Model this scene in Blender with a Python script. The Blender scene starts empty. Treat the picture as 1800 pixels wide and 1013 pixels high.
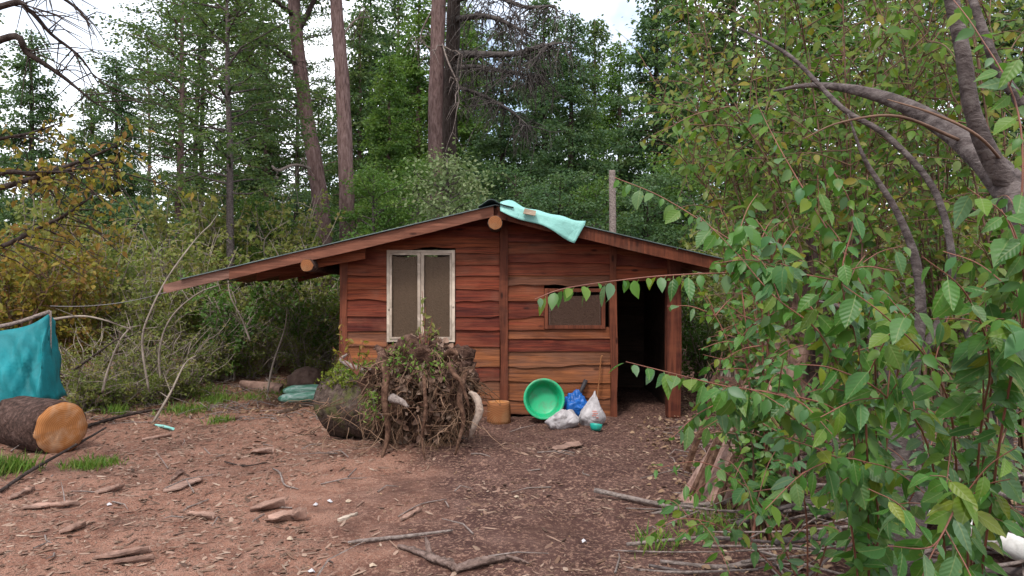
import bpy, math, random
import numpy as np
from math import pi, radians, sin, cos
from mathutils import Vector, Matrix

random.seed(11)
rng = np.random.default_rng(11)
scene = bpy.context.scene
COL = scene.collection

# ------------------------------------------------------------------ camera
CAM_H = 1.57
F = 1300.0                      # focal length in photo pixels (1800 wide)
cam = bpy.data.cameras.new('camera')
cam.lens = 26.0; cam.sensor_width = 36.0
cam.clip_start = 0.05; cam.clip_end = 2000
cam_o = bpy.data.objects.new('camera', cam); COL.objects.link(cam_o)
cam_o.location = (0, 0, CAM_H); cam_o.rotation_euler = (radians(90), 0, 0)
scene.camera = cam_o

# ------------------------------------------------------------------ sky and sun (bright overcast)
SUN_EL, SUN_AZ = radians(56), radians(-25)      # azimuth from -Y (behind the camera) towards -X
world = bpy.data.worlds.new('World'); scene.world = world; world.use_nodes = True
nt = world.node_tree; nt.nodes.clear()
out = nt.nodes.new('ShaderNodeOutputWorld'); bg = nt.nodes.new('ShaderNodeBackground')
sky = nt.nodes.new('ShaderNodeTexSky'); sky.sky_type = 'NISHITA'; sky.sun_disc = False
sky.sun_elevation = SUN_EL; sky.sun_rotation = radians(155); sky.dust_density = 3.0; sky.air_density = 1.0
tc = nt.nodes.new('ShaderNodeTexCoord'); cl = nt.nodes.new('ShaderNodeTexNoise')
cl.inputs['Scale'].default_value = 2.6; cl.inputs['Detail'].default_value = 6; cl.inputs['Roughness'].default_value = 0.55
cr = nt.nodes.new('ShaderNodeMapRange'); cr.inputs[1].default_value = 0.38; cr.inputs[2].default_value = 0.58
cr.inputs[3].default_value = 0.12; cr.inputs[4].default_value = 0.97
mx = nt.nodes.new('ShaderNodeMix'); mx.data_type = 'RGBA'
mx.inputs[7].default_value = (8.3, 8.5, 8.9, 1)          # cloud layer
nt.links.new(tc.outputs['Generated'], cl.inputs['Vector']); nt.links.new(cl.outputs[0], cr.inputs[0])
nt.links.new(cr.outputs[0], mx.inputs[0]); nt.links.new(sky.outputs[0], mx.inputs[6])
nt.links.new(mx.outputs[2], bg.inputs[0]); bg.inputs[1].default_value = 0.115
nt.links.new(bg.outputs[0], out.inputs[0])

sun = bpy.data.lights.new('sun', 'SUN'); sun.energy = 1.5; sun.angle = radians(11); sun.color = (1.0, 0.95, 0.88)
sun_o = bpy.data.objects.new('sun', sun); COL.objects.link(sun_o)
sd = Vector((sin(SUN_AZ) * cos(SUN_EL), -cos(SUN_AZ) * cos(SUN_EL), sin(SUN_EL)))
sun_o.rotation_euler = sd.to_track_quat('Z', 'Y').to_euler(); sun_o.location = sd * 40

vs = scene.view_settings
vs.view_transform = 'Standard'; vs.look = 'None'; vs.gamma = 1.0; vs.use_curve_mapping = False
vs.exposure = 1.2
scene.cycles.max_bounces = 6; scene.cycles.diffuse_bounces = 3; scene.cycles.glossy_bounces = 2
scene.cycles.transmission_bounces = 4; scene.cycles.transparent_max_bounces = 6
scene.cycles.caustics_reflective = False; scene.cycles.caustics_refractive = False

# ------------------------------------------------------------------ small helpers
def P(px, py, Y):
    return Vector(((px - 900) / F * Y, Y, CAM_H - (py - 506.5) / F * Y))

def _h(ix, iy, s):
    n = (ix * 374761393 + iy * 668265263 + s * 974634777) & 0x7fffffff
    n = ((n ^ (n >> 13)) * 1274126177) & 0x7fffffff
    return ((n ^ (n >> 16)) & 0xffff) / 65535.0

def vnoise(x, y, s=0):
    x = np.asarray(x, dtype=np.float64); y = np.asarray(y, dtype=np.float64)
    ix = np.floor(x).astype(np.int64); iy = np.floor(y).astype(np.int64)
    fx = x - ix; fy = y - iy
    fx = fx * fx * (3 - 2 * fx); fy = fy * fy * (3 - 2 * fy)
    a = _h(ix, iy, s); b = _h(ix + 1, iy, s); c = _h(ix, iy + 1, s); d = _h(ix + 1, iy + 1, s)
    return (a + (b - a) * fx + (c - a) * fy + (a - b - c + d) * fx * fy) * 2 - 1

def sstep(a, b, x):
    t = np.clip((x - a) / (b - a), 0, 1)
    return t * t * (3 - 2 * t)

def ground_z(x, y):
    x = np.asarray(x, dtype=np.float64); y = np.asarray(y, dtype=np.float64)
    z = 0.05 * vnoise(x * .45, y * .45, 1) + 0.03 * vnoise(x * 1.3, y * 1.3, 2)
    near = np.exp(-((x - .3) / 3.2) ** 2 - ((y - 9.6) / 2.2) ** 2)
    z = z * (1 - .75 * near)
    z = z + 0.016 * vnoise(x * 4, y * 4, 3) * (1 - .5 * near) + 0.011 * vnoise(x * 11, y * 11, 4) + 0.006 * vnoise(x * 27, y * 27, 5)
    z = z + 0.35 * sstep(10, 15, y) * sstep(-1.5, -4, x)                  # bank below the thicket
    z = z + 0.10 * np.exp(-((x + .95) / 1.0) ** 2 - ((y - 7.0) / .8) ** 2)  # earth under the root plate
    z = z + 0.35 * sstep(1.6, 3.2, x) * sstep(9.0, 4.5, y)                # bank on the right
    z = z + 0.02 * np.maximum(y - 16, 0) * sstep(16, 40, y)
    return z - 0.02

def gz(x, y): return float(ground_z(x, y))

def G(px, py):
    """point on the ground seen at a photo position"""
    Y = 4.0
    for _ in range(12):
        z = gz((px - 900) / F * Y, Y)
        Y = (CAM_H - z) * F / (py - 506.5)
    x = (px - 900) / F * Y
    return Vector((x, Y, gz(x, Y)))

def tag(o, label=None, cat=None, group=None, kind=None):
    if label: o['label'] = label
    if cat: o['category'] = cat
    if group: o['group'] = group
    if kind: o['kind'] = kind
    return o

def empty(name, loc=(0, 0, 0), rz=0, label=None, cat=None, group=None):
    o = bpy.data.objects.new(name, None); COL.objects.link(o)
    o.location = loc; o.rotation_euler = (0, 0, rz); o.empty_display_size = .1
    return tag(o, label, cat, group)

def link(name, mesh, parent=None, loc=None):
    o = bpy.data.objects.new(name, mesh); COL.objects.link(o)
    if parent: o.parent = parent
    if loc is not None: o.location = loc
    return o

def np_mesh(name, verts, faces, mat, smooth=False):
    """faces: list of int arrays of shape (n,3) or (n,4)"""
    me = bpy.data.meshes.new(name)
    verts = np.asarray(verts, dtype=np.float32)
    if not isinstance(faces, list): faces = [faces]
    faces = [np.asarray(f, dtype=np.int32) for f in faces if len(f)]
    loops = np.concatenate([f.ravel() for f in faces])
    tot = np.concatenate([np.full(len(f), f.shape[1], dtype=np.int32) for f in faces])
    st = np.concatenate([[0], np.cumsum(tot)[:-1]]).astype(np.int32)
    me.vertices.add(len(verts)); me.vertices.foreach_set('co', verts.ravel())
    me.loops.add(len(loops)); me.loops.foreach_set('vertex_index', loops)
    me.polygons.add(len(tot)); me.polygons.foreach_set('loop_start', st); me.polygons.foreach_set('loop_total', tot)
    me.polygons.foreach_set('use_smooth', np.full(len(tot), bool(smooth)))
    if mat: me.materials.append(mat)
    me.update(calc_edges=True)
    return me

class MB:
    """collects geometry for one mesh"""
    def __init__(s): s.v = []; s.q = []; s.t = []; s.n = 0
    def add(s, v, q=None, t=None):
        v = np.asarray(v, dtype=np.float64).reshape(-1, 3)
        s.v.append(v)
        if q is not None and len(q): s.q.append(np.asarray(q, dtype=np.int64).reshape(-1, 4) + s.n)
        if t is not None and len(t): s.t.append(np.asarray(t, dtype=np.int64).reshape(-1, 3) + s.n)
        s.n += len(v)
    def box(s, a, b, jit=0):
        (x0, y0, z0), (x1, y1, z1) = a, b
        v = np.array([(x0,y0,z0),(x1,y0,z0),(x1,y1,z0),(x0,y1,z0),(x0,y0,z1),(x1,y0,z1),(x1,y1,z1),(x0,y1,z1)], dtype=float)
        if jit: v += rng.uniform(-jit, jit, v.shape)
        s.add(v, q=[(0,3,2,1),(4,5,6,7),(0,1,5,4),(1,2,6,5),(2,3,7,6),(3,0,4,7)])
    def tube(s, pts, rad, n=8, cap=True, jit=0.0, lump=0.0):
        pts = np.array([tuple(p) for p in pts], dtype=float); m = len(pts)
        rad = np.asarray(rad, dtype=float) * np.ones(m)
        tg = np.gradient(pts, axis=0); tg /= np.linalg.norm(tg, axis=1)[:, None] + 1e-9
        u = np.cross(tg[0], (0.31, 0.17, 0.93) if abs(tg[0][2]) < .9 else (1, 0.1, 0)); u /= np.linalg.norm(u)
        a = np.arange(n) * 2 * pi / n
        vs_ = []
        prof = 1 + lump * rng.uniform(-1, 1, n)
        for i in range(m):
            u = u - tg[i] * np.dot(u, tg[i]); u /= np.linalg.norm(u) + 1e-9
            w = np.cross(tg[i], u)
            r = rad[i] * prof * (1 + jit * rng.uniform(-1, 1, n))
            vs_.append(pts[i] + np.outer(np.cos(a) * r, u) + np.outer(np.sin(a) * r, w))
        v = np.concatenate(vs_)
        i0 = np.arange(m - 1)[:, None] * n + np.arange(n)[None]
        i1 = np.arange(m - 1)[:, None] * n + (np.arange(n)[None] + 1) % n
        q = np.stack([i0, i1, i1 + n, i0 + n], -1).reshape(-1, 4)
        t = []
        if cap:
            v = np.concatenate([v, pts[:1], pts[-1:]]); c0 = m * n; c1 = c0 + 1
            t = [(c0, (k + 1) % n, k) for k in range(n)] + [(c1, (m - 1) * n + k, (m - 1) * n + (k + 1) % n) for k in range(n)]
        s.add(v, q, t)
    def mesh(s, name, mat, smooth=False):
        f = []
        if s.q: f.append(np.concatenate(s.q))
        if s.t: f.append(np.concatenate(s.t))
        return np_mesh(name, np.concatenate(s.v), f, mat, smooth)
    def build(s, name, mat, parent=None, smooth=False):
        return link(name, s.mesh(name, mat, smooth), parent)

def smooth_path(pts, k=5):
    """Catmull-Rom through control points"""
    p = np.array([tuple(q) for q in pts], dtype=float)
    p = np.concatenate([[2 * p[0] - p[1]], p, [2 * p[-1] - p[-2]]])
    o = []
    for i in range(1, len(p) - 2):
        for j in range(k):
            t = j / k
            o.append(.5 * (2 * p[i] + (p[i+1] - p[i-1]) * t + (2*p[i-1] - 5*p[i] + 4*p[i+1] - p[i+2]) * t*t + (3*p[i] - p[i-1] - 3*p[i+1] + p[i+2]) * t**3))
    o.append(p[-2])
    return np.array(o)

def lerp_r(rs, n):
    return np.interp(np.linspace(0, 1, n), np.linspace(0, 1, len(rs)), rs)

# ------------------------------------------------------------------ materials
class NT:
    def __init__(s, name):
        s.m = bpy.data.materials.new(name); s.m.use_nodes = True
        s.t = s.m.node_tree; s.t.nodes.clear()
        s.out = s.n('ShaderNodeOutputMaterial'); s.b = s.n('ShaderNodeBsdfPrincipled')
        s.l(s.b.outputs[0], s.out.inputs[0])
    def n(s, kind, **kw):
        x = s.t.nodes.new(kind)
        for k, v in kw.items(): setattr(x, k, v)
        return x
    def l(s, a, b): s.t.links.new(a, b)
    def coord(s, scale=(1, 1, 1), kind='Object', rot=(0, 0, 0)):
        c = s.n('ShaderNodeTexCoord'); m = s.n('ShaderNodeMapping')
        m.inputs['Scale'].default_value = scale; m.inputs['Rotation'].default_value = rot
        s.l(c.outputs[kind], m.inputs[0]); return m.outputs[0]
    def noise(s, vec, scale=5, detail=4, rough=.55, dist=0):
        x = s.n('ShaderNodeTexNoise'); x.inputs['Scale'].default_value = scale; x.inputs['Detail'].default_value = detail
        x.inputs['Roughness'].default_value = rough; x.inputs['Distortion'].default_value = dist
        if vec is not None: s.l(vec, x.inputs['Vector'])
        return x.outputs[0]
    def ramp(s, fac, stops, interp='LINEAR'):
        r = s.n('ShaderNodeValToRGB'); e = r.color_ramp.elements; r.color_ramp.interpolation = interp
        while len(e) < len(stops): e.new(.5)
        for i, (p, c) in enumerate(stops):
            e[i].position = p; e[i].color = (*c, 1) if len(c) == 3 else c
        s.l(fac, r.inputs[0]); return r.outputs[0]
    def mix(s, fac, a, b, blend='MIX'):
        x = s.n('ShaderNodeMix', data_type='RGBA', blend_type=blend)
        for sock, val in ((x.inputs[0], fac), (x.inputs[6], a), (x.inputs[7], b)):
            if hasattr(val, 'links'): s.l(val, sock)
            elif isinstance(val, (int, float)): sock.default_value = val
            else: sock.default_value = (*val, 1)
        return x.outputs[2]
    def math(s, op, a, b=0.0):
        x = s.n('ShaderNodeMath', operation=op)
        for i, v in enumerate((a, b)):
            if hasattr(v, 'links'): s.l(v, x.inputs[i])
            else: x.inputs[i].default_value = v
        return x.outputs[0]
    def rnd(s):
        g = s.n('ShaderNodeNewGeometry'); o = s.n('ShaderNodeObjectInfo')
        return s.math('FRACT', s.math('ADD', g.outputs['Random Per Island'], o.outputs['Random']))
    def col(s, c):
        if hasattr(c, 'links'): s.l(c, s.b.inputs['Base Color'])
        else: s.b.inputs['Base Color'].default_value = (*c, 1)
    def bump(s, h, strength=.5, dist=.02):
        b = s.n('ShaderNodeBump'); b.inputs['Strength'].default_value = strength; b.inputs['Distance'].default_value = dist
        s.l(h, b.inputs['Height']); s.l(b.outputs[0], s.b.inputs['Normal'])
    def rough(s, r, spec=.3):
        if hasattr(r, 'links'): s.l(r, s.b.inputs['Roughness'])
        else: s.b.inputs['Roughness'].default_value = r
        s.b.inputs['Specular IOR Level'].default_value = spec

def mat_leaf(name, cols, trans=.35, rough=.45, spec=.35, clump=0.0, vein=False):
    n = NT(name); r = n.rnd()
    if clump:
        w = n.n('ShaderNodeMapRange'); w.inputs[1].default_value = .3; w.inputs[2].default_value = .7
        n.l(n.noise(n.coord((1, 1, 1.6)), clump, 3, .5), w.inputs[0])
        r = n.math('ADD', n.math('MULTIPLY', r, .35), n.math('MULTIPLY', w.outputs[0], .65))
    c = n.ramp(r, [(i / (len(cols) - 1), k) for i, k in enumerate(cols)])
    v = n.noise(n.coord((1, 1, 1), 'Object'), 9, 2)
    c = n.mix(n.math('MULTIPLY', v, .25), c, (.03, .045, .012), 'MIX')
    if vein:
        oc = n.n('ShaderNodeTexCoord'); sx = n.n('ShaderNodeSeparateXYZ'); n.l(oc.outputs['Object'], sx.inputs[0])
        ab = n.math('ABSOLUTE', sx.outputs[0])
        c = n.mix(n.ramp(ab, [(.0, (.55, .55, .55)), (.022, (0, 0, 0))]), c, (.22, .26, .10))
        n.bump(n.math('SINE', n.math('MULTIPLY', n.math('SUBTRACT', sx.outputs[1], n.math('MULTIPLY', ab, .9)), 42.0)), .12, .02)
        sp = n.noise(n.coord(), 5, 3, .6); c = n.mix(n.ramp(sp, [(.62, (0, 0, 0)), (.74, (.7, .7, .7))]), c, (.20, .16, .04))
    n.col(c); n.rough(rough, spec)
    tr = n.n('ShaderNodeBsdfTranslucent')
    c2 = n.mix(.5, c, (.16, .26, .02), 'ADD') if trans > .25 else c
    n.l(n.mix(.6, c, c2), tr.inputs[0])
    ms = n.n('ShaderNodeMixShader'); ms.inputs[0].default_value = trans
    n.l(n.b.outputs[0], ms.inputs[1]); n.l(tr.outputs[0], ms.inputs[2]); n.l(ms.outputs[0], n.out.inputs[0])
    return n.m

def mat_bark(name, a, b, c, sc=(11, 11, 2.4), bump=1.0, moss=None):
    n = NT(name); v = n.coord(sc)
    h = n.noise(v, 2.2, 7, .65, .4); w = n.noise(n.coord((1, 1, 1)), 1.4, 3)
    k = n.ramp(h, [(.3, a), (.5, b), (.72, c)])
    k = n.mix(n.math('MULTIPLY', w, .45), k, (a[0] * .6, a[1] * .6, a[2] * .6))
    if moss:
        mk = n.ramp(n.noise(n.coord((1, 1, 1)), 3.5, 5, .65), [(.54, (0, 0, 0)), (.66, (.85, .85, .85))])
        k = n.mix(mk, k, moss)
    n.col(k); n.rough(.9, .15); n.bump(h, bump, .03); return n.m

def mat_plain(name, c, rough=.6, spec=.3, var=.25, nscale=6, bump=0, dirt=0):
    n = NT(name); h = n.noise(n.coord(), nscale, 5, .6)
    d = tuple(x * (1 - var) for x in c); e = tuple(min(1, x * (1 + var)) for x in c)
    kk = n.ramp(h, [(.3, d), (.7, e)])
    if dirt: kk = n.mix(n.ramp(n.noise(n.coord(), 7, 6, .7), [(.5, (0, 0, 0)), (.68, (dirt, dirt, dirt))]), kk, (.10, .065, .05))
    n.col(kk); n.rough(rough, spec)
    if bump: n.bump(h, bump, .02)
    return n.m

def mat_wood(name, stops, axis=(1.2, 20, 26), bump=.5, dark=.5, rough=.75):
    """sawn wood: grain along the object's long axis, each board its own tone"""
    n = NT(name); o = n.n('ShaderNodeObjectInfo')
    cc = n.n('ShaderNodeTexCoord'); ad = n.n('ShaderNodeVectorMath', operation='ADD')
    cb = n.n('ShaderNodeCombineXYZ')
    for i in range(3): n.l(n.math('MULTIPLY', o.outputs['Random'], 17.0 + 11 * i), cb.inputs[i])
    n.l(cc.outputs['Object'], ad.inputs[0]); n.l(cb.outputs[0], ad.inputs[1])
    mp = n.n('ShaderNodeMapping'); mp.inputs['Scale'].default_value = axis; n.l(ad.outputs[0], mp.inputs[0])
    g = n.noise(mp.outputs[0], 1.6, 7, .62, .7)
    m2 = n.n('ShaderNodeMapping'); m2.inputs['Scale'].default_value = (1.5, 3, 4.0); n.l(ad.outputs[0], m2.inputs[0])
    bl = n.noise(m2.outputs[0], 1.5, 3)
    base = n.ramp(o.outputs['Random'], [(i / (len(stops) - 1), s) for i, s in enumerate(stops)])
    k = n.mix(n.math('MULTIPLY', n.ramp(g, [(.35, (1, 1, 1)), (.62, (0, 0, 0))]), dark), base, (base_d(stops)))
    k = n.mix(n.ramp(n.noise(mp.outputs[0], .5, 4, .6, 1.5), [(.5, (0, 0, 0)), (.68, (.6, .6, .6))]), k, tuple(min(1, x * 1.7) for x in stops[1]))
    k = n.mix(n.ramp(bl, [(.45, (0, 0, 0)), (.75, (.55, .55, .55))]), k, tuple(min(1, x * 1.5) for x in stops[-1]))
    vo = n.n('ShaderNodeTexVoronoi'); vo.inputs['Scale'].default_value = 1.0; vm = n.n('ShaderNodeMapping')
    vm.inputs['Scale'].default_value = tuple(max(2.2, min(a_, 6)) for a_ in axis); n.l(ad.outputs[0], vm.inputs[0]); n.l(vm.outputs[0], vo.inputs['Vector'])
    k = n.mix(n.ramp(vo.outputs['Distance'], [(.06, (.9, .9, .9)), (.13, (0, 0, 0))]), k, base_d(stops))          # knots
    gr = n.noise(ad.outputs[0], 2.1, 4, .6)
    k = n.mix(n.ramp(gr, [(.55, (0, 0, 0)), (.78, (.3, .3, .3))]), k, (.13, .075, .055))                             # grey weathering
    n.col(k); n.rough(rough, .2); n.bump(g, bump, .012); return n.m

def base_d(stops):
    s = stops[0]; return (s[0] * .3, s[1] * .3, s[2] * .32)

M = {}
M['bark_red'] = mat_bark('bark_reddish', (.05, .03, .028), (.15, .095, .088), (.25, .175, .165))
M['bark_grey'] = mat_bark('bark_grey', (.035, .027, .026), (.11, .088, .084), (.21, .18, .17), (7, 7, 12), .8)
M['bark_dark'] = mat_bark('bark_dark', (.02, .014, .012), (.055, .04, .035), (.11, .085, .075))
M['bark_log'] = mat_bark('bark_log', (.015, .01, .009), (.07, .04, .032), (.16, .10, .085), (9, 9, 9), 1.0)
M['bark_moss'] = mat_bark('bark_moss', (.02, .014, .01), (.08, .055, .045), (.17, .125, .105), (9, 9, 9), 1.0, (.085, .095, .025))
M['soil'] = mat_bark('root_soil', (.018, .009, .006), (.085, .045, .033), (.20, .12, .09), (9, 9, 9), .9)
M['root'] = mat_bark('root_wood', (.03, .015, .010), (.11, .058, .038), (.24, .145, .10), (8, 8, 8), .9)
M['drift'] = mat_bark('driftwood', (.06, .04, .034), (.19, .13, .11), (.32, .235, .205), (12, 12, 12), 1.0)
M['bough'] = mat_bark('dead_bough', (.035, .03, .028), (.085, .072, .068), (.15, .13, .12), (6, 6, 6), .6)
M['dead'] = mat_bark('dead_wood', (.11, .085, .075), (.25, .20, .18), (.38, .32, .29), (16, 16, 16), 1.0)
M['stem_red'] = mat_plain('stem_red', (.17, .068, .045), .5, .3, .35, 8)
M['stem_brown'] = mat_plain('stem_brown', (.13, .075, .05), .7, .2, .35, 8)
M['pale_root'] = mat_bark('pale_root', (.20, .14, .11), (.36, .28, .23), (.50, .41, .35), (9, 9, 9), .5)
M['twig'] = mat_plain('twig_pale', (.22, .18, .15), .8, .2, .35, 5)

M['leaf_near'] = mat_leaf('leaf_broad', [(.022, .09, .012), (.04, .135, .018), (.07, .18, .022), (.05, .15, .05), (.11, .20, .02), (.09, .17, .09), (.06, .17, .02), (.17, .20, .018)], .38, .42, .3, 0, True)
M['leaf_mid'] = mat_leaf('leaf_broad_mid', [(.04, .11, .014), (.07, .155, .018), (.105, .19, .022), (.08, .17, .03), (.15, .20, .022), (.13, .18, .05), (.24, .19, .02)], .45, .45, .25)
M['leaf_olive'] = mat_leaf('leaf_olive', [(.08, .115, .025), (.125, .165, .04), (.17, .205, .05), (.22, .22, .06), (.24, .18, .06), (.17, .20, .09)], .45, .5, .25, 1.6)
M['leaf_autumn'] = mat_leaf('leaf_autumn', [(.13, .13, .02), (.21, .18, .026), (.27, .21, .03), (.28, .15, .035), (.23, .11, .035), (.17, .18, .035)], .45, .5, .25)
M['leaf_dark'] = mat_leaf('leaf_dark', [(.022, .06, .03), (.045, .10, .042), (.075, .135, .052), (.12, .17, .06)], .42, .5, .3, 1.1)
M['leaf_green'] = mat_leaf('leaf_green', [(.03, .085, .018), (.06, .135, .024), (.10, .18, .03), (.15, .21, .04)], .42, .5, .3, 1.1)
M['leaf_grey'] = mat_leaf('leaf_grey_green', [(.08, .12, .05), (.13, .18, .075), (.18, .22, .10), (.22, .24, .12)], .3, .5, .3, 1.8)
M['leaf_top'] = mat_leaf('leaf_forest', [(.02, .05, .024), (.042, .085, .032), (.08, .12, .036), (.125, .15, .042)], .42, .5, .25, 1.0)
M['litter'] = mat_leaf('leaf_litter', [(.10, .055, .035), (.20, .12, .075), (.31, .20, .13), (.16, .085, .05), (.40, .29, .20)], .1, .8, .15)
M['grass'] = mat_leaf('grass_blades', [(.06, .14, .015), (.09, .19, .02), (.14, .22, .03), (.18, .20, .05)], .3, .5, .3)
M['moss'] = mat_leaf('moss_tufts', [(.06, .09, .012), (.12, .15, .02), (.17, .18, .03)], .2, .8, .1)
M['fibre'] = mat_leaf('root_fibre', [(.015, .008, .006), (.05, .025, .016), (.10, .052, .034), (.16, .088, .058), (.28, .175, .12), (.06, .028, .018)], .0, .85, .15)
M['chips'] = mat_leaf('bark_chips', [(.06, .032, .026), (.13, .075, .058), (.21, .125, .098), (.30, .20, .155), (.17, .095, .07), (.13, .07, .05), (.36, .26, .205)], .0, .85, .15)

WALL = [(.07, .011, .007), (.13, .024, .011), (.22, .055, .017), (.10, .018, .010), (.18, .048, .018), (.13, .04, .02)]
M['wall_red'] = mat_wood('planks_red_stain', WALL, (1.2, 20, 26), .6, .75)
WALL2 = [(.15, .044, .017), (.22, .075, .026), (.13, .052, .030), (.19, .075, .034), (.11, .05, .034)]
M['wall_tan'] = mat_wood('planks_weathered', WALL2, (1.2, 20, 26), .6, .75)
M['post'] = mat_wood('posts_red_brown', [(.07, .017, .010), (.12, .036, .018)], (18, 18, 1.2), .5, .6)
M['fascia'] = mat_wood('fascia_brown', [(.11, .038, .023), (.17, .068, .042)], (1.2, 18, 22), .5, .6)
M['fascia_grey'] = mat_wood('fascia_weathered', [(.15, .075, .055), (.19, .10, .075)], (1.2, 18, 22), .5, .5)
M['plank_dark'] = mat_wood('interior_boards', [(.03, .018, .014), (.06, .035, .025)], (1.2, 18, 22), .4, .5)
M['cream'] = mat_wood('window_wood_pale', [(.30, .24, .19), (.40, .33, .27)], (6, 6, 6), .25, .35)
M['bark_piece'] = mat_wood('bark_slabs', [(.14, .08, .062), (.22, .135, .105), (.30, .195, .155)], (5, 16, 8), .8, .6, .9)

def mat_endgrain(name, a, b, c=(.42, .27, .17)):
    n = NT(name); v = n.coord()
    w = n.n('ShaderNodeTexWave', wave_type='RINGS', rings_direction='Y'); w.inputs['Scale'].default_value = 17; w.inputs['Distortion'].default_value = 1.6
    w.inputs['Detail'].default_value = 3; w.inputs['Detail Scale'].default_value = 1.4; n.l(v, w.inputs['Vector'])
    blot = n.noise(v, 4.5, 4, .6)
    k = n.mix(n.math('MULTIPLY', w.outputs[1], .75), a, b)
    k = n.mix(n.ramp(blot, [(.48, (0, 0, 0)), (.64, (.6, .6, .6))]), k, c)
    n.col(k); n.rough(.8, .2); n.bump(blot, .4, .02); return n.m
M['end_orange'] = mat_endgrain('cut_face_orange', (.38, .16, .055), (.22, .085, .028))
M['end_brown'] = mat_endgrain('cut_face_brown', (.24, .095, .036), (.13, .048, .02), (.24, .13, .065))

def mat_cloth(name, c, rough=.6, scale=3, var=.3, crease=0):
    n = NT(name); h = n.noise(n.coord(), scale, 5, .6, .5); f = n.noise(n.coord(), 60, 2)
    n.col(n.ramp(h, [(.3, tuple(x * (1 - var) for x in c)), (.7, tuple(min(1, x * (1 + var)) for x in c))]))
    n.rough(rough, .35)
    hh = n.math('ADD', h, n.math('MULTIPLY', f, .15))
    if crease:                                             # sharp folds
        wv = n.noise(n.coord(), scale * .5, 3, .5); mpv = n.n('ShaderNodeVectorMath', operation='ADD'); n.l(n.coord((scale * .6,) * 3), mpv.inputs[0]); n.l(wv, mpv.inputs[1])
        vo = n.n('ShaderNodeTexVoronoi', feature='DISTANCE_TO_EDGE'); vo.inputs['Scale'].default_value = 1.0; n.l(mpv.outputs[0], vo.inputs['Vector'])
        hh = n.math('ADD', hh, n.math('MULTIPLY', n.math('SQRT', vo.outputs['Distance']), 1.2 * crease))
    n.bump(hh, .45, .03); return n.m
M['tarp_blue'] = mat_cloth('tarp_turquoise', (.002, .145, .165), .7, 3, .3, crease=.8)
M['tarp_green'] = mat_cloth('tarp_sea_green', (.20, .44, .40), .45, 5, .15, crease=.6)
M['sack'] = mat_cloth('sack_pale_grey', (.36, .335, .345), .45, 9, .22, crease=1)
M['curtain'] = mat_cloth('curtain_brown', (.17, .125, .092), .9, 40, .12)
M['curtain2'] = mat_cloth('mesh_brown', (.12, .075, .06), .9, 40, .2)
M['blue_bag'] = mat_cloth('plastic_blue', (.008, .09, .34), .35, 10, .35, crease=.6)
M['roof_sheet'] = mat_plain('roof_sheet', (.10, .13, .13), .5, .4, .3, 3, .2)
M['roof_dark'] = mat_plain('ridge_cap_dark', (.02, .045, .05), .4, .5, .3, 5)
M['basin'] = mat_plain('plastic_green', (.01, .33, .145), .4, .4, .12, 4, 0, .55)
M['cup'] = mat_plain('plastic_teal', (.01, .30, .24), .4, .4, .1, 4, 0, .4)
M['black'] = mat_plain('handle_black', (.03, .026, .03), .6, .3, .2)
M['white_log'] = mat_bark('white_peeled_log', (.50, .48, .45), (.68, .66, .63), (.80, .79, .77), (5, 5, 5), .3)
M['white_scrap'] = mat_plain('white_scrap', (.42, .41, .43), .6, .3, .1)
M['stone'] = mat_bark('stone_brown', (.08, .05, .04), (.16, .10, .08), (.22, .15, .12), (5, 5, 5), .5)
M['block'] = mat_plain('pale_wood_block', (.36, .28, .21), .8, .2, .15, 10)
M['rope'] = mat_plain('rope_grey', (.18, .17, .17), .8, .2, .2)

def mat_plastic_roll():
    n = NT('pale_green_plastic'); v = n.coord((2, 9, 9)); h = n.noise(v, 2, 5, .6, 1.0)
    n.col(n.ramp(h, [(.3, (.05, .20, .12)), (.5, (.16, .36, .26)), (.66, (.55, .66, .60))])); n.rough(.3, .5); n.bump(h, .5, .02); return n.m
M['roll'] = mat_plastic_roll()

def mat_snag():
    n = NT('broken_trunk_wood'); g = n.noise(n.coord((16, 16, 1.2)), 1.5, 7, .65, .6)
    pale = n.ramp(g, [(.3, (.13, .07, .055)), (.5, (.27, .165, .13)), (.7, (.40, .27, .22))])
    bark = n.ramp(g, [(.3, (.02, .012, .012)), (.55, (.075, .045, .04)), (.75, (.15, .10, .09))])
    c = n.n('ShaderNodeTexCoord'); s = n.n('ShaderNodeSeparateXYZ'); n.l(c.outputs['Object'], s.inputs[0])
    e = n.math('ADD', s.outputs[0], n.math('MULTIPLY', n.math('SUBTRACT', n.noise(n.coord((3, 3, 1)), 2, 4), .5), .25))
    n.col(n.mix(n.ramp(e, [(.49, (0, 0, 0)), (.53, (1, 1, 1))]), pale, bark)); n.rough(.85, .2); n.bump(g, .8, .03); return n.m

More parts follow.
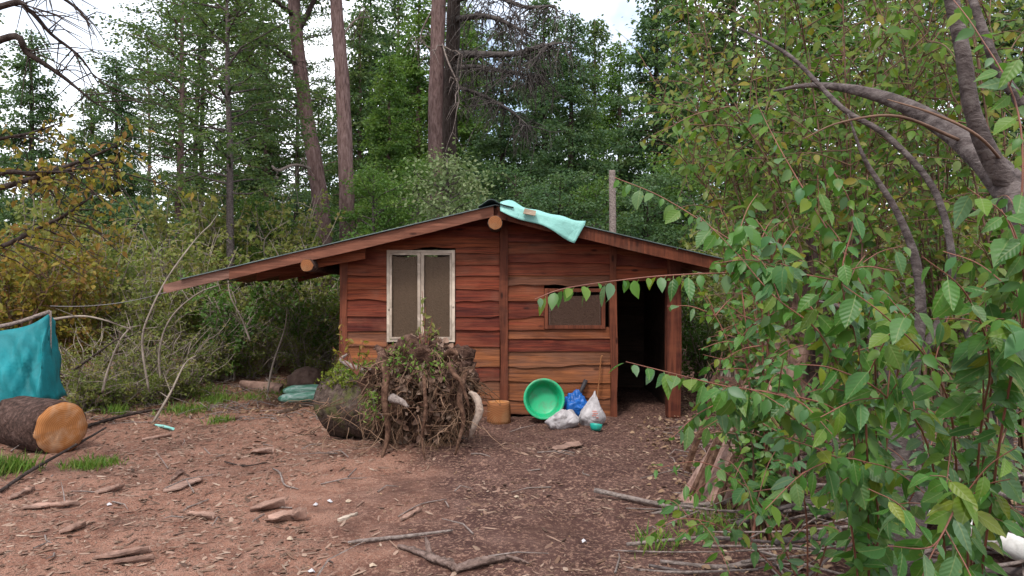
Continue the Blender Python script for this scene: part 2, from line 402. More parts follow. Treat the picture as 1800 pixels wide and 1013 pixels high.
def mat_ground():
    n = NT('ground_earth'); v = n.coord()
    big = n.noise(v, .55, 4, .6, .3); mid = n.noise(v, 3.5, 6, .65); fine = n.noise(v, 34, 5, .7); grit = n.noise(v, 120, 3, .7)
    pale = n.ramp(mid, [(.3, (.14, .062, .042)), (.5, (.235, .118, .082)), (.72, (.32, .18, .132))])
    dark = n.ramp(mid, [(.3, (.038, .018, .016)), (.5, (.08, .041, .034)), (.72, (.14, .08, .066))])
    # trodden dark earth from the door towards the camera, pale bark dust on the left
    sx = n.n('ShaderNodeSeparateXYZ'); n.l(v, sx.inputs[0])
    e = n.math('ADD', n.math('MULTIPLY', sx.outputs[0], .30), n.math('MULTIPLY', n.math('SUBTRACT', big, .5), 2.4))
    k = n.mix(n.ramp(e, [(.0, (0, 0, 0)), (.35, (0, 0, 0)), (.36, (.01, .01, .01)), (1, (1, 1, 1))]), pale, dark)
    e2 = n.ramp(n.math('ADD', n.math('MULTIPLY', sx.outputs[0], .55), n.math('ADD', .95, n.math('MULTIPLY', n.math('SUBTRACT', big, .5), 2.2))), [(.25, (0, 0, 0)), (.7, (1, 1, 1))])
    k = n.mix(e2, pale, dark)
    k = n.mix(n.ramp(fine, [(.50, (0, 0, 0)), (.60, (.9, .9, .9))]), k, (.28, .165, .122))
    k = n.mix(n.ramp(grit, [(.38, (.85, .85, .85)), (.5, (0, 0, 0))]), k, (.045, .027, .024))
    hp = n.noise(v, 1.7, 5, .7, .6); k = n.mix(n.ramp(hp, [(.52, (0, 0, 0)), (.66, (.6, .6, .6))]), k, (.07, .036, .028))
    n.col(k); n.rough(.95, .1)
    n.bump(n.math('ADD', n.math('MULTIPLY', fine, .7), n.math('MULTIPLY', grit, .5)), .9, .02); return n.m
M['ground'] = mat_ground()

# ------------------------------------------------------------------ ground sheet (one mesh to the horizon)
def axis(lo, hi, c0, c1, step, far):
    a = list(np.arange(c0, c1 + 1e-6, step)); s = step; x = c0
    left = []
    while x > lo: s *= 1.16; x -= s; left.append(x)
    s = step; x = a[-1]; right = []
    while x < hi: s *= 1.16; x += s; right.append(x)
    return np.array(left[::-1] + a + right)
gx = axis(-400, 400, -5.5, 3.5, .036, 0); gy = axis(-60, 700, 2.8, 11.0, .036, 0)
XX, YY = np.meshgrid(gx, gy); ZZ = ground_z(XX, YY)
nx = len(gx); ny = len(gy)
idx = np.arange(nx * ny).reshape(ny, nx)
q = np.stack([idx[:-1, :-1], idx[:-1, 1:], idx[1:, 1:], idx[1:, :-1]], -1).reshape(-1, 4)
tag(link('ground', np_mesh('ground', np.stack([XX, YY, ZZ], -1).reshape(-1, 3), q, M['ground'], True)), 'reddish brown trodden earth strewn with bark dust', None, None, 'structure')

# ------------------------------------------------------------------ leaf scattering
KITE = np.array([(0, 0, 0), (.34, .42, .07), (0, 1, -.06), (-.34, .42, .07)])
KITE_Q = np.array([(0, 1, 2, 3)])
def _ovate():
    ts = [0, .16, .38, .62, .82, 1]; ws = [.0, .20, .28, .235, .115, 0]
    v = []; q = []
    for t, w in zip(ts, ws):
        dz = -.22 * t * t
        v += [(-w, t, dz + .22 * w), (0, t, dz), (w, t, dz + .22 * w)]
    for i in range(len(ts) - 1):
        a = 3 * i; b = a + 3
        q += [(a, a + 1, b + 1, b), (a + 1, a + 2, b + 2, b + 1)]
    return np.array(v), np.array(q)
OVATE, OVATE_Q = _ovate()
OV_S = np.array([(0, 0, 0), (.3, .3, .06), (.27, .62, .0), (0, 1, -.16), (-.27, .62, .0), (-.3, .3, .06), (0, .45, -.03)])
OV_ST = np.array([(0, 1, 6), (1, 2, 6), (2, 3, 6), (3, 4, 6), (4, 5, 6), (5, 0, 6)])

def frames(d, nrm):
    """rotation matrices with y along d and z near nrm"""
    d = d / (np.linalg.norm(d, axis=1)[:, None] + 1e-9)
    x = np.cross(d, nrm); x /= np.linalg.norm(x, axis=1)[:, None] + 1e-9
    z = np.cross(x, d)
    return np.stack([x, d, z], -1)

def leaves(mb, pos, d, nrm, size, tmpl=KITE, faces=KITE_Q, wid=None):
    R = frames(d, nrm); n = len(pos); k = len(tmpl)
    size = np.asarray(size) * np.ones(n)
    t = tmpl[None] * size[:, None, None]
    if wid is not None: t = t * np.stack([wid, np.ones(n), np.ones(n)], -1)[:, None, :]
    v = np.einsum('nij,nkj->nki', R, t) + pos[:, None, :]
    f = (faces[None] + (np.arange(n) * k)[:, None, None]).reshape(-1, faces.shape[1])
    if faces.shape[1] == 4: mb.add(v.reshape(-1, 3), q=f)
    else: mb.add(v.reshape(-1, 3), t=f)

def rdir(n): 
    a = rng.normal(size=(n, 3)); return a / np.linalg.norm(a, axis=1)[:, None]

# ------------------------------------------------------------------ forest trees (variants, then copies)
def tree_variant(seed, H, z0, R, nb, per, size, kind, r0, leafmat, barkmat, lean=0.0):
    """trunk with limbs (one mesh) and a crown of leaf clumps (one mesh)"""
    global rng
    rng = np.random.default_rng(seed)
    tb = MB(); lb = MB()
    hs = np.linspace(0, 1, 14)
    wob = np.cumsum(rng.normal(0, .05, (14, 2)), axis=0) * (H / 14) * .35
    trunk = np.stack([wob[:, 0] + lean * H * hs ** 1.3, wob[:, 1], hs * H], -1)
    trunk[0, :2] = 0
    rr = r0 * (1 - hs) ** .75 + .012; rr[0] *= 1.35
    tb.tube(trunk, rr, 10, jit=.06)
    at = lambda z: np.array([np.interp(z, trunk[:, 2], trunk[:, i]) for i in range(3)])
    for b in range(nb):
        t = rng.random() ** (.85 if kind == 'conifer' else 1.0)
        z = z0 + (H - z0) * (b + t) / nb * .99
        f = (z - z0) / (H - z0)
        if kind == 'conifer': L = R * ((1 - f) ** .75 * (.75 + .4 * rng.random()) + .08)
        else: L = R * (sin(pi * min(1, .18 + f * .82)) ** .6 * (.5 + .7 * rng.random()) + .05)
        az = rng.random() * 2 * pi
        up = (-.18 if kind == 'conifer' else .12) + rng.normal(0, .13) + .45 * f
        p0 = at(z); dr = np.array([cos(az), sin(az), 0])
        m = 5; ss = np.linspace(0, 1, m)
        path = p0 + np.outer(ss * L, dr) + np.outer(ss * L * up + (-.10 * L * ss ** 2 if kind == 'conifer' else .05 * L * np.sin(ss * 4)), (0, 0, 1))
        path[1:] += rng.normal(0, .04 * L, (m - 1, 3))
        rb = max(.008, min(r0 * .3, .016 * L + .006))
        tb.tube(path, np.linspace(rb, rb * .25, m), 5, cap=False)
        # clumps along the branch and on side sprays
        nc = max(3, int(L * (7.5 if kind == 'conifer' else 6.0)))
        for c in range(nc):
            s = .22 + .78 * (c + rng.random()) / nc
            pc = np.array([np.interp(s, ss, path[:, i]) for i in range(3)])
            side = np.array([-dr[1], dr[0], 0]) * rng.normal(0, .30 * L * (1.05 - .6 * s))
            pc = pc + side + np.array([0, 0, rng.normal(0, .05)])
            k = int(per * (.5 + rng.random()))
            cs = .13 + .11 * rng.random()
            off = rng.normal(size=(k, 3)) * (cs, cs, cs * (.42 if kind != 'bush' else .8))
            if kind == 'conifer': off[:, 2] -= np.abs(off[:, 0] * dr[0] + off[:, 1] * dr[1]) * .3
            pos = pc + off
            d = off * (1, 1, .6) + rdir(k) * .18 + dr * .08 + np.array([0, 0, -.10])
            nr = rdir(k) * .8 + np.array([0, 0, .7])
            leaves(lb, pos, d, nr, size * rng.uniform(.6, 1.3, k))
    return tb.mesh('trunk', barkmat, True), lb.mesh('crown', leafmat)

TV = {
 'cypress_a': tree_variant(1, 13, .6, 2.3, 120, 22, .14, 'conifer', .17, M['leaf_green'], M['bark_red']),
 'cypress_b': tree_variant(2, 14, .4, 2.4, 125, 22, .145, 'conifer', .19, M['leaf_dark'], M['bark_dark']),
 'cypress_c': tree_variant(3, 12, .9, 1.9, 110, 22, .135, 'conifer', .15, M['leaf_top'], M['bark_red']),
 'tall_a': tree_variant(4, 19, 6.0, 3.0, 56, 17, .13, 'layer', .17, M['leaf_top'], M['bark_red'], .02),
 'tall_b': tree_variant(5, 20, 4.5, 2.8, 60, 16, .13, 'layer', .15, M['leaf_dark'], M['bark_dark'], -.02),
 'tall_c': tree_variant(6, 18, 7.0, 3.2, 52, 18, .13, 'layer', .16, M['leaf_top'], M['bark_grey'], .01),
 'broad_a': tree_variant(7, 8, .6, 2.6, 66, 24, .115, 'layer', .13, M['leaf_green'], M['bark_grey']),
 'broad_b': tree_variant(8, 7, .4, 2.4, 64, 24, .115, 'layer', .12, M['leaf_dark'], M['bark_dark']),
 'pale_a': tree_variant(9, 5.0, .3, 1.6, 58, 22, .10, 'bush', .07, M['leaf_grey'], M['bark_grey']),
 'olive_a': tree_variant(10, 5.5, .3, 1.8, 58, 22, .10, 'bush', .07, M['leaf_olive'], M['bark_grey']),
}
rng = np.random.default_rng(77)

def place_tree(name, var, x, y, label, cat='tree', group=None, s=1.0, sz=None, rz=None, z=None):
    e = empty(name, (x, y, gz(x, y) - .05 if z is None else z), random.uniform(0, 6.28) if rz is None else rz, label, cat, group)
    sz = sz or s
    e.scale = (s, s, sz)
    tr, cr_ = TV[var]
    link('trunk', tr, e); link('crown', cr_, e)
    return e

def tree_px(name, var, px, D, top_py, label, group=None, sx=None, rz=None):
    H0 = {'cypress_a': 13, 'cypress_b': 14, 'cypress_c': 12, 'tall_a': 19, 'tall_b': 20, 'tall_c': 18, 'broad_a': 8, 'broad_b': 7, 'pale_a': 5, 'olive_a': 5.5}[var]
    x = (px - 900) / F * D
    zt = CAM_H + (506.5 - top_py) / F * D - gz(x, D)
    s = zt / H0
    return place_tree(name, var, x, D, label, 'tree', group, sx or s, s, rz)

GRP = 'forest trees behind the cabin'
tree_px('cypress_tree', 'cypress_b', 55, 16, 45, 'dark evergreen above the turquoise tarp at the edge of the forest', GRP)
tree_px('cypress_tree', 'cypress_b', 207, 21, 95, 'dark narrow cone-shaped evergreen against the open sky patch', GRP, .55)
tree_px('slender_tree', 'tall_a', 312, 23, -90, 'slender leaning trunk with sparse crown against bright sky', GRP, .8)
tree_px('slender_tree', 'tall_b', 338, 26, -70, 'thin tall tree, first of a close pair of straight trunks', GRP, .8)
tree_px('slender_tree', 'tall_b', 353, 27, -110, 'thin tall tree, second of a close pair of straight trunks', GRP, .8, 2.1)
tree_px('slender_tree', 'tall_c', 409, 13.2, -110, 'pale straight trunk with dense green crown above the thicket', GRP, .5)
tree_px('slender_tree', 'tall_a', 470, 29, -10, 'thin tree showing between the pale straight trunk and the thick bare trunks', GRP, .8)
tree_px('cypress_tree', 'cypress_c', 632, 26, 15, 'yellowish green cone-shaped tree beside the thick straight trunk', GRP)
tree_px('cypress_tree', 'cypress_a', 684, 20, 95, 'bright green young conifer with thin dark stem rising behind the roof', GRP)
tree_px('cypress_tree', 'cypress_a', 735, 31, -15, 'pale green tall tree just beyond the twin trunks', GRP)
tree_px('cypress_tree', 'cypress_b', 885, 23, 40, 'dark bluish evergreen behind the roof ridge and dead boughs', GRP)
tree_px('cypress_tree', 'cypress_b', 1000, 21, 20, 'dense dark conifer above the green roof tarp', GRP)
tree_px('cypress_tree', 'cypress_a', 1090, 25, 70, 'tall conifer showing behind the weathered grey pole', GRP)
FOREST_LABELS = {-40: 'evergreen cut by the left picture edge above the rusty boughs', 130: 'low dark evergreen beneath the open sky patch', 160: 'small evergreen between the sky patch and the narrow dark cone',
    262: 'sparse tree just before the slender leaning trunk', 440: 'dark evergreen behind the pale straight trunk', 520: 'sparse tall tree behind the fork of the leaning trunk', 655: 'dark evergreen between the straight trunk and the young conifer',
    800: 'tall conifer showing between and above the twin trunks', 945: 'dark evergreen behind the tips of the dead boughs', 960: 'tall dark evergreen where the dead boughs end', 1150: 'dark conifer whose top rises over the arching leafy shoot'}
for px, D, tp, v in [(-40, 21, 0, 'cypress_c'), (130, 31, 225, 'cypress_b'), (262, 33, 60, 'tall_a'), (520, 29, -30, 'tall_c'),
                     (560, 36, 150, 'cypress_c'), (800, 30, -40, 'cypress_a'), (830, 34, 20, 'cypress_b'), (945, 33, 75, 'cypress_b'),
                     (1045, 34, 30, 'cypress_c'), (1150, 22, -60, 'cypress_b'), (1215, 30, -160, 'cypress_a'), (1290, 24, -160, 'cypress_c'), (1380, 27, -200, 'cypress_b'),
                     (1480, 22, -220, 'cypress_a'), (1590, 25, -220, 'cypress_b'), (1700, 20, -240, 'cypress_c'), (1810, 22, -220, 'cypress_b'), (-120, 26, 40, 'cypress_b'),
                     (470, 40, 200, 'cypress_b'), (655, 34, -40, 'cypress_b'), (700, 38, -20, 'cypress_c'), (960, 29, -20, 'cypress_b'), (440, 31, 30, 'cypress_b'), (160, 26, 150, 'cypress_c'), (720, 42, 120, 'cypress_b'), (330, 44, 280, 'cypress_b'), (230, 46, 290, 'cypress_c'), (410, 43, 300, 'cypress_b')]:
    tree_px('forest_tree', v, px, D, tp, FOREST_LABELS.get(px, 'tree crowded among others deep in the forest'), 'crowded trees deep in the forest')
# lower trees and tall shrubs filling between trunks
for px, D, tp, v, lb in [(450, 14.5, 345, 'broad_a', 'low green tree below the leaning bare trunk'),
                     (520, 17, 335, 'broad_b', 'dark low tree between the pale trunk and the leaning trunk'),
                     (655, 14.5, 300, 'broad_a', 'bright green low tree over the left roof slope'),
                     (790, 13.6, 275, 'pale_a', 'pale grey-green bush showing over the roof ridge'),
                     (735, 17, 290, 'broad_a', 'green low tree in front of the twin trunks'),
                     (905, 16, 300, 'broad_b', 'dark low tree behind the roof tarp'),
                     (985, 15, 310, 'broad_b', 'dark green low tree behind the right roof slope'),
                     (1045, 17, 320, 'broad_a', 'green low tree beside the weathered grey pole'),
                     (1140, 15, 310, 'broad_b', 'dark low tree behind the arching leafy branch'),
                     (1215, 16, 260, 'broad_a', 'green low tree over the right roof end'),
                     (350, 15.5, 375, 'broad_b', 'dark low tree behind the yellowish thicket'),
                     (240, 15, 350, 'broad_b', 'dark low tree beneath the narrow cone-shaped evergreen')]:
    tree_px('low_tree', v, px, D, tp, lb, 'low trees filling the forest edge')

# thick bare trunks placed singly
def big_tree(name, ctrl, radii, label, mat, limbs=(), crown=None):
    base = Vector(ctrl[0]); e = empty(name, base, 0, label, 'tree', 'thick forest trunks')
    tb = MB(); pts = smooth_path([Vector(c) - base for c in ctrl], 6)
    tb.tube(pts, lerp_r(radii, len(pts)), 14, jit=.07, lump=.05)
    tb.build('trunk', mat, e, True)
    for L in limbs:
        lb = MB(); lp = smooth_path([Vector(c) - base for c in L[0]], 5)
        lb.tube(lp, lerp_r(L[1], len(lp)), 7, jit=.08)
        for i in range(L[2]):                           # dead side twigs
            k = rng.integers(2, len(lp)); p = lp[k]; d = rdir(1)[0] * (1, 1, .5) + np.array([0, 0, -.35])
            n_ = 5; w = np.cumsum(rng.normal(0, .10, (n_, 3)), axis=0)
            ln = rng.uniform(.4, 1.1)
            tp_ = p + np.outer(np.linspace(0, ln, n_), d) + w * .6; tp_[0] = p
            lb.tube(tp_, np.linspace(.017, .005, n_), 4, cap=False)
            for j in range(4):
                q0 = tp_[rng.integers(1, n_)]; dd = rdir(1)[0] * .3 + np.array([0, 0, -.28])
                lb.tube(np.array([q0, q0 + dd * .5, q0 + dd + np.array([0, 0, -.08])]), [.010, .007, .004], 3, cap=False)
        lb.build('limb', L[3], e, True)
    if crown:
        cb = MB()
        for (c, rad, k) in crown:
            c = Vector(c) - base
            for j in range(int(k / 22)):
                o = rdir(1)[0] * rad * rng.random() ** .5 * np.array([1, 1, .5])
                n_ = 22; off = rng.normal(size=(n_, 3)) * (.24, .24, .09)
                leaves(cb, np.array(c) + o + off, off + rdir(n_) * .15, rdir(n_) * .8 + (0, 0, .7), .095 * rng.uniform(.7, 1.3, n_))
        cb.build('crown', M['leaf_top'], e)
    return e

def gp(px, D): 
    x = (px - 900) / F * D; return Vector((x, D, gz(x, D) - .1))
D1 = 16.0
big_tree('leaning_tree', [gp(578, D1), P(570, 420, D1), P(555, 300, D1), P(538, 200, D1), P(524, 90, D1), P(516, 0, D1), P(505, -160, D1), P(500, -330, D1)],
         [.20, .18, .17, .15, .14, .13, .10, .04], 'thick reddish trunk leaning and forking near its top behind the left roof', M['bark_red'],
         [([P(530, 120, D1), P(490, 85, D1 - .4), P(462, 70, D1 - .6), P(440, 95, D1 - .8), P(425, 130, D1 - 1)], [.06, .05, .045, .03, .015], 6, M['bark_dark']),
          ([P(522, 60, D1), P(545, 15, D1), P(570, -40, D1)], [.07, .055, .05], 2, M['bark_dark']),
          ([P(556, 300, D1), P(520, 290, D1 - .5), P(490, 300, D1 - 1), P(478, 292, D1 - 1)], [.03, .03, .035, .02], 3, M['dead']),
          ([P(520, 30, D1), P(460, -10, D1 - 1), P(420, 20, D1 - 1.6), P(380, 45, D1 - 2)], [.05, .045, .035, .012], 5, M['bark_dark'])],
         [(P(440, 60, D1 - .8), 1.0, 900), (P(400, 30, D1 - 1.6), 1.0, 900), (P(560, -60, D1), 1.4, 1200), (P(480, -80, D1), 1.6, 1600), (P(470, 140, D1 - .5), .6, 400)])
D2 = 15.4
big_tree('straight_tree', [gp(612, D2), P(611, 415, D2), P(607, 270, D2), P(602, 150, D2), P(595, 60, D2), P(591, 0, D2), P(585, -150, D2), P(580, -360, D2)],
         [.18, .165, .155, .145, .135, .13, .10, .03], 'thick straight bare reddish trunk behind the left roof slope', M['bark_red'],
         [([P(597, 70, D2), P(625, 35, D2 + .3), P(650, 30, D2 + .6)], [.025, .02, .01], 2, M['dead'])],
         [(P(600, -120, D2), 1.6, 1800), (P(560, -200, D2), 1.6, 1500)])
D3 = 18.5
big_tree('twin_tree', [gp(766, D3), P(765, 350, D3), P(766, 200, D3), P(769, 90, D3), P(772, 0, D3), P(776, -160, D3), P(778, -420, D3)],
         [.22, .19, .185, .18, .175, .15, .05], 'front one of the twin thick trunks, pale barked, behind the ridge', M['bark_red'],
         [([P(772, 60, D3), P(788, 110, D3 - .3), P(806, 150, D3 - .4), P(802, 165, D3 - .5)], [.02, .02, .015, .008], 5, M['dead']),
          ([P(775, -10, D3), P(740, 60, D3 + .3), P(752, 85, D3 + .3)], [.03, .02, .01], 4, M['dead'])],
         [(P(760, -160, D3), 1.8, 1800)])
D4 = 19.3
big_tree('twin_tree', [gp(786, D4), P(789, 300, D4), P(791, 180, D4), P(795, 90, D4), P(798, 0, D4), P(802, -160, D4), P(806, -420, D4)],
         [.23, .20, .19, .185, .175, .15, .05], 'rear one of the twin thick trunks, with long dead drooping boughs', M['bark_dark'],
         [([P(800, 35, D4), P(850, 28, D4 - 1), P(890, 40, D4 - 1.6), P(930, 60, D4 - 2)], [.09, .07, .05, .02], 52, M['bough']),
          ([P(797, 95, D4), P(850, 96, D4 - 1), P(905, 95, D4 - 1.8), P(950, 82, D4 - 2.4), P(985, 75, D4 - 2.6)], [.10, .085, .07, .05, .02], 68, M['bough']),
          ([P(793, 120, D4), P(840, 118, D4 - .8), P(900, 128, D4 - 1.4), P(950, 135, D4 - 2)], [.07, .06, .04, .015], 60, M['bough']),
          ([P(793, 150, D4), P(840, 165, D4 - .6), P(890, 190, D4 - 1.2), P(930, 222, D4 - 1.6)], [.06, .05, .035, .012], 52, M['bough']),
          ([P(800, 0, D4), P(860, -10, D4 - 1), P(920, 12, D4 - 1.6), P(975, 10, D4 - 2.6)], [.08, .07, .05, .02], 52, M['bough'])],
         [(P(850, -140, D4), 2.0, 2000), (P(930, -60, D4 - 1.5), 1.2, 700)])
# far wood: too distant to tell apart
fw = MB()
nfw = 26000
fx_ = rng.uniform(-62, 75, nfw); fy_ = rng.uniform(52, 68, nfw)
top_ = 6.5 + 3.0 * vnoise(fx_ * .35, fy_ * .2, 9) + 1.6 * vnoise(fx_ * 1.1, fy_ * .5, 10)
fz_ = ground_z(fx_, fy_) + top_ * rng.random(nfw) ** .75
leaves(fw, np.stack([fx_, fy_, fz_], -1), rdir(nfw) + (0, 0, -.2), rdir(nfw) + (0, -.4, .5), .55 * rng.uniform(.6, 1.3, nfw))
tag(fw.build('distant_forest', M['leaf_dark']), 'dim mass of distant forest seen between the trunks', 'forest', None, 'stuff')

# ------------------------------------------------------------------ thicket on the left and behind
def shrub_variant(seed, H, R, stems, per, size, leafmat, stemmat, lean=.5, bare=.25):
    global rng
    rng = np.random.default_rng(seed); sb = MB(); lb = MB()
    for i in range(stems):
        az = rng.random() * 2 * pi; h = H * rng.uniform(.55, 1.05); sp = R * rng.uniform(.2, 1) * lean * 2
        c = [np.array([cos(az), sin(az), 0]) * (.12 * rng.random())]
        for k in range(1, 6):
            t = k / 5
            c.append(np.array([cos(az), sin(az), 0]) * sp * t ** 1.4 + np.array([0, 0, h * (t - .18 * t * t * lean)]) + rng.normal(0, .05, 3))
        p = smooth_path(c, 3); sb.tube(p, np.linspace(.016, .004, len(p)), 5, cap=False)
        for j in range(per):
            s = bare + (1 - bare) * rng.random(); q0 = p[int(s * (len(p) - 1))]
            d = rdir(1)[0] * (1, 1, .55) + np.array([0, 0, .15]); L = rng.uniform(.2, .55) * (1.2 - .5 * s)
            tw = np.array([q0, q0 + d * L * .5 + (0, 0, .02), q0 + d * L + (0, 0, -.04)])
            sb.tube(tw, [.005, .004, .002], 3, cap=False)
            n = rng.integers(9, 18); tt = rng.random(n) ** .8
            pos = q0 + np.outer(tt * L, d) + rng.normal(0, .035, (n, 3))
            leaves(lb, pos, rdir(n) + d * .5 + (0, 0, -.25), rdir(n) * .8 + (0, 0, .8), size * rng.uniform(.6, 1.3, n))
    return sb.mesh('stem', stemmat, True), lb.mesh('foliage', leafmat)

SV = {
 'olive': shrub_variant(21, 2.3, 1.0, 17, 13, .07, M['leaf_olive'], M['twig']),
 'olive2': shrub_variant(22, 2.8, 1.1, 17, 15, .075, M['leaf_olive'], M['twig'], .4),
 'autumn': shrub_variant(23, 2.4, 1.0, 14, 15, .075, M['leaf_autumn'], M['stem_brown']),
 'green': shrub_variant(24, 1.9, .9, 15, 13, .065, M['leaf_green'], M['twig']),
 'bare': shrub_variant(25, 2.1, 1.0, 26, 5, .05, M['leaf_olive'], M['twig'], .7, .3),
 'low': shrub_variant(26, .85, .7, 18, 7, .055, M['leaf_olive'], M['twig'], .7, .1),
}
rng = np.random.default_rng(99)
def shrub(var, x, y, label, group, s=1.0, sz=None, name='shrub'):
    e = empty(name, (x, y, gz(x, y) - .03), random.uniform(0, 6.28), label, 'shrub', group); e.scale = (s, s, sz or s)
    a, b = SV[var]; link('stem', a, e); f = link('foliage', b, e); f['kind'] = 'stuff'
    return e
def shrub_px(var, px, D, label, group='shrubs of the thicket', s=1.0, sz=None, name='shrub'):
    return shrub(var, (px - 900) / F * D, D, label, group, s, sz, name)
for px, D, v, s, lb in [
    (20, 10.2, 'autumn', 1.15, 'tall yellow-brown shrub rising behind the turquoise tarp'),
    (120, 10.8, 'autumn', 1.05, 'rusty yellow shrub next to the tip of the turquoise tarp'),
    (185, 11.6, 'olive2', 1.0, 'olive shrub just past the rusty yellow one'),
    (255, 11.2, 'olive', .95, 'olive shrub among pale curved stems below the roof corner'),
    (330, 11.9, 'olive2', .95, 'yellowish olive shrub directly under the left roof tip'),
    (400, 11.6, 'green', 1.05, 'green shrub below the weathered end of the roof edge'),
    (465, 12.7, 'olive', 1.0, 'olive shrub seen under the open roof overhang'),
    (530, 12.6, 'green', 1.05, 'green shrub beneath the round log end of the eave'),
    (575, 12.9, 'olive', 1.05, 'olive shrub close to the cabin corner post'),
    (70, 13.0, 'olive2', 1.3, 'tall olive shrub standing back behind the rusty ones'),
    (160, 13.6, 'autumn', 1.25, 'tall brownish shrub in the second row of the thicket'),
    (225, 13.4, 'bare', 1.2, 'half bare brown shrub in the second row of the thicket'),
    (300, 13.8, 'olive2', 1.25, 'big olive shrub in the second row above the roof tip'),
    (370, 13.6, 'olive2', 1.3, 'big yellowish shrub rising over the left roof tip'),
    (440, 13.9, 'olive', 1.45, 'big olive shrub over the middle of the left roof slope'),
    (505, 14.2, 'olive2', 1.25, 'big olive shrub beside the foot of the leaning trunk')]:
    shrub_px(v, px, D, lb, s=s)
for px, D in [(150, 9.8), (225, 10.2), (300, 10.6), (360, 11.4), (430, 12.0), (480, 12.2), (530, 12.3)]:
    shrub_px('bare', px, D, 'bare twiggy brush at the foot of the thicket', 'bare brush along the clearing edge', .75, .62, 'twiggy_shrub')
for px, D in [(140, 9.4), (205, 9.7), (265, 10.0), (325, 10.4), (375, 11.5), (440, 11.9), (540, 12.2)]:
    shrub_px('low', px, D, 'low leafy undergrowth plant at the clearing edge', 'low plants along the clearing edge', .75, .75, 'low_plant')
# right of the cabin
for px, D, v, s, lb in [(1235, 11.5, 'green', 1.0, 'green shrub just past the right cabin post'), (1330, 10.5, 'olive', 1.0, 'olive shrub to the far side of the broken trunk'),
                        (1420, 9.5, 'olive2', 1.0, 'olive shrub behind the broken trunk'), (1520, 9.8, 'green', 1.15, 'green shrub behind the forked sapling'),
                        (1640, 9.0, 'olive', 1.1, 'olive shrub showing below the grey fork'), (1760, 8.6, 'olive2', 1.1, 'olive shrub beneath the thick leaning grey trunk'),
                        (1280, 13.5, 'olive2', 1.3, 'tall olive shrub over the right roof end'), (1450, 12.5, 'olive2', 1.5, 'tall olive shrub in the back of the right thicket'),
                        (1600, 11.5, 'autumn', 1.5, 'tall yellow-brown shrub behind the grey leaning trunk'), (1740, 10.5, 'olive2', 1.5, 'tall olive shrub behind the grey fork')]:
    shrub_px(v, px, D, lb, 'shrubs right of the cabin', s=s)

# ------------------------------------------------------------------ cabin
YW, YF, YB = 9.2, 8.85, 11.7           # front wall, front roof edge, back wall
def XW(px): return (px - 900) / F * YW
def ZW(py): return CAM_H - (py - 506.5) / F * YW
XR = -.20
def RZ(x): return 2.57 - .236 * abs(x - XR)
X0, X1, X2, X3, X4 = XW(598), XW(885), XW(1080), XW(1172), XW(1196)

cabin = empty('cabin', (0, YW, 0), 0, 'low red-brown plank cabin with shallow gable roof and dark open doorway', 'cabin')
def cpart(mb, name, mat, parent=None, smooth=False):
    o = mb.build(name, mat, parent or cabin, smooth); o.matrix_parent_inverse = cabin.matrix_world.inverted() if False else Matrix.Identity(4)
    # meshes are written in world coordinates; the Empty stands at (0, YW, 0)
    if (parent or cabin) is cabin: o.location = (0, -YW, 0)
    return o

def plank(x0, x1, zb, zt, mat, amp=.018, tilt=.034, y=YW, clip=True, n=16, seed=0):
    xs = np.linspace(x0, x1, n)
    lo = zb + 1.3 * amp * vnoise(xs * 2.3 + seed * 7.7, xs * 0 + seed, 31) + amp * .5 * vnoise(xs * 7 + seed, xs * 0 + seed, 32)
    hi = np.full(n, zt)
    if clip:
        lim = np.array([RZ(x) - .075 for x in xs]); hi = np.minimum(hi, lim); lo = np.minimum(lo, hi - .012)
    fr = tilt * rng.uniform(.85, 1.15)
    v = []
    for x, a, b in zip(xs, lo, hi):
        v += [(x, y - fr, a), (x, y - .010, b), (x, y + .012, b), (x, y + .012, a)]
    q = []
    for i in range(n - 1):
        a = 4 * i; c = a + 4
        for k in range(4): q.append((a + k, a + (k + 1) % 4, c + (k + 1) % 4, c + k))
    q += [(3, 2, 1, 0), tuple(4 * (n - 1) + k for k in range(4))]
    mb = MB(); mb.add(v, q=[tuple(reversed(f)) for f in q])
    return cpart(mb, 'plank', mat)

W1 = (XW(681), XW(800), ZW(601), ZW(440)); W2 = (XW(957), XW(1063), ZW(578), ZW(507))
seed = 0
def rows(xa, xb, edges, hole, mats):
    global seed
    for i in range(len(edges) - 1):
        zb, zt = edges[i], edges[i + 1] + .035
        segs = [(xa, xb)]
        if hole and zb + .02 < hole[3] and edges[i + 1] > hole[2] + .02:
            segs = [(xa, hole[0] - .003), (hole[1] + .003, xb)]
            segs = [s for s in segs if s[1] - s[0] > .03]
        for (a, b) in segs:
            # a row only where it stays under the roof
            if max(RZ(a), RZ(b), RZ(min(max(XR, a), b))) - .09 < zb: continue
            aa, bb = a, b
            while RZ(aa) - .095 < zb: aa += .02
            while RZ(bb) - .095 < zb: bb -= .02
            if bb - aa < .1: continue
            seed += 1
            cuts = [aa, bb]
            if bb - aa > 1.6 and rng.random() < .35: cuts = [aa, aa + (bb - aa) * rng.uniform(.35, .65), bb]
            for u, w in zip(cuts[:-1], cuts[1:]):
                seed += 1
                plank(u + .002, w - .002, zb, zt, M[mats(zb)], amp=.005 + .034 * rng.random() ** 2.5, seed=seed)
eL = [-.02, .13, ZW(698), ZW(672), ZW(645), ZW(610), ZW(582), ZW(556), ZW(530), ZW(508), ZW(486), ZW(466), ZW(446), ZW(437), ZW(418), ZW(398), ZW(376)]
eL = sorted(set(eL)); 
eR = sorted([-.02, ZW(698), ZW(671), ZW(645), ZW(618), ZW(596), ZW(580), ZW(557), ZW(530), ZW(506), ZW(484), ZW(464), ZW(446), ZW(428), ZW(408), ZW(388)])
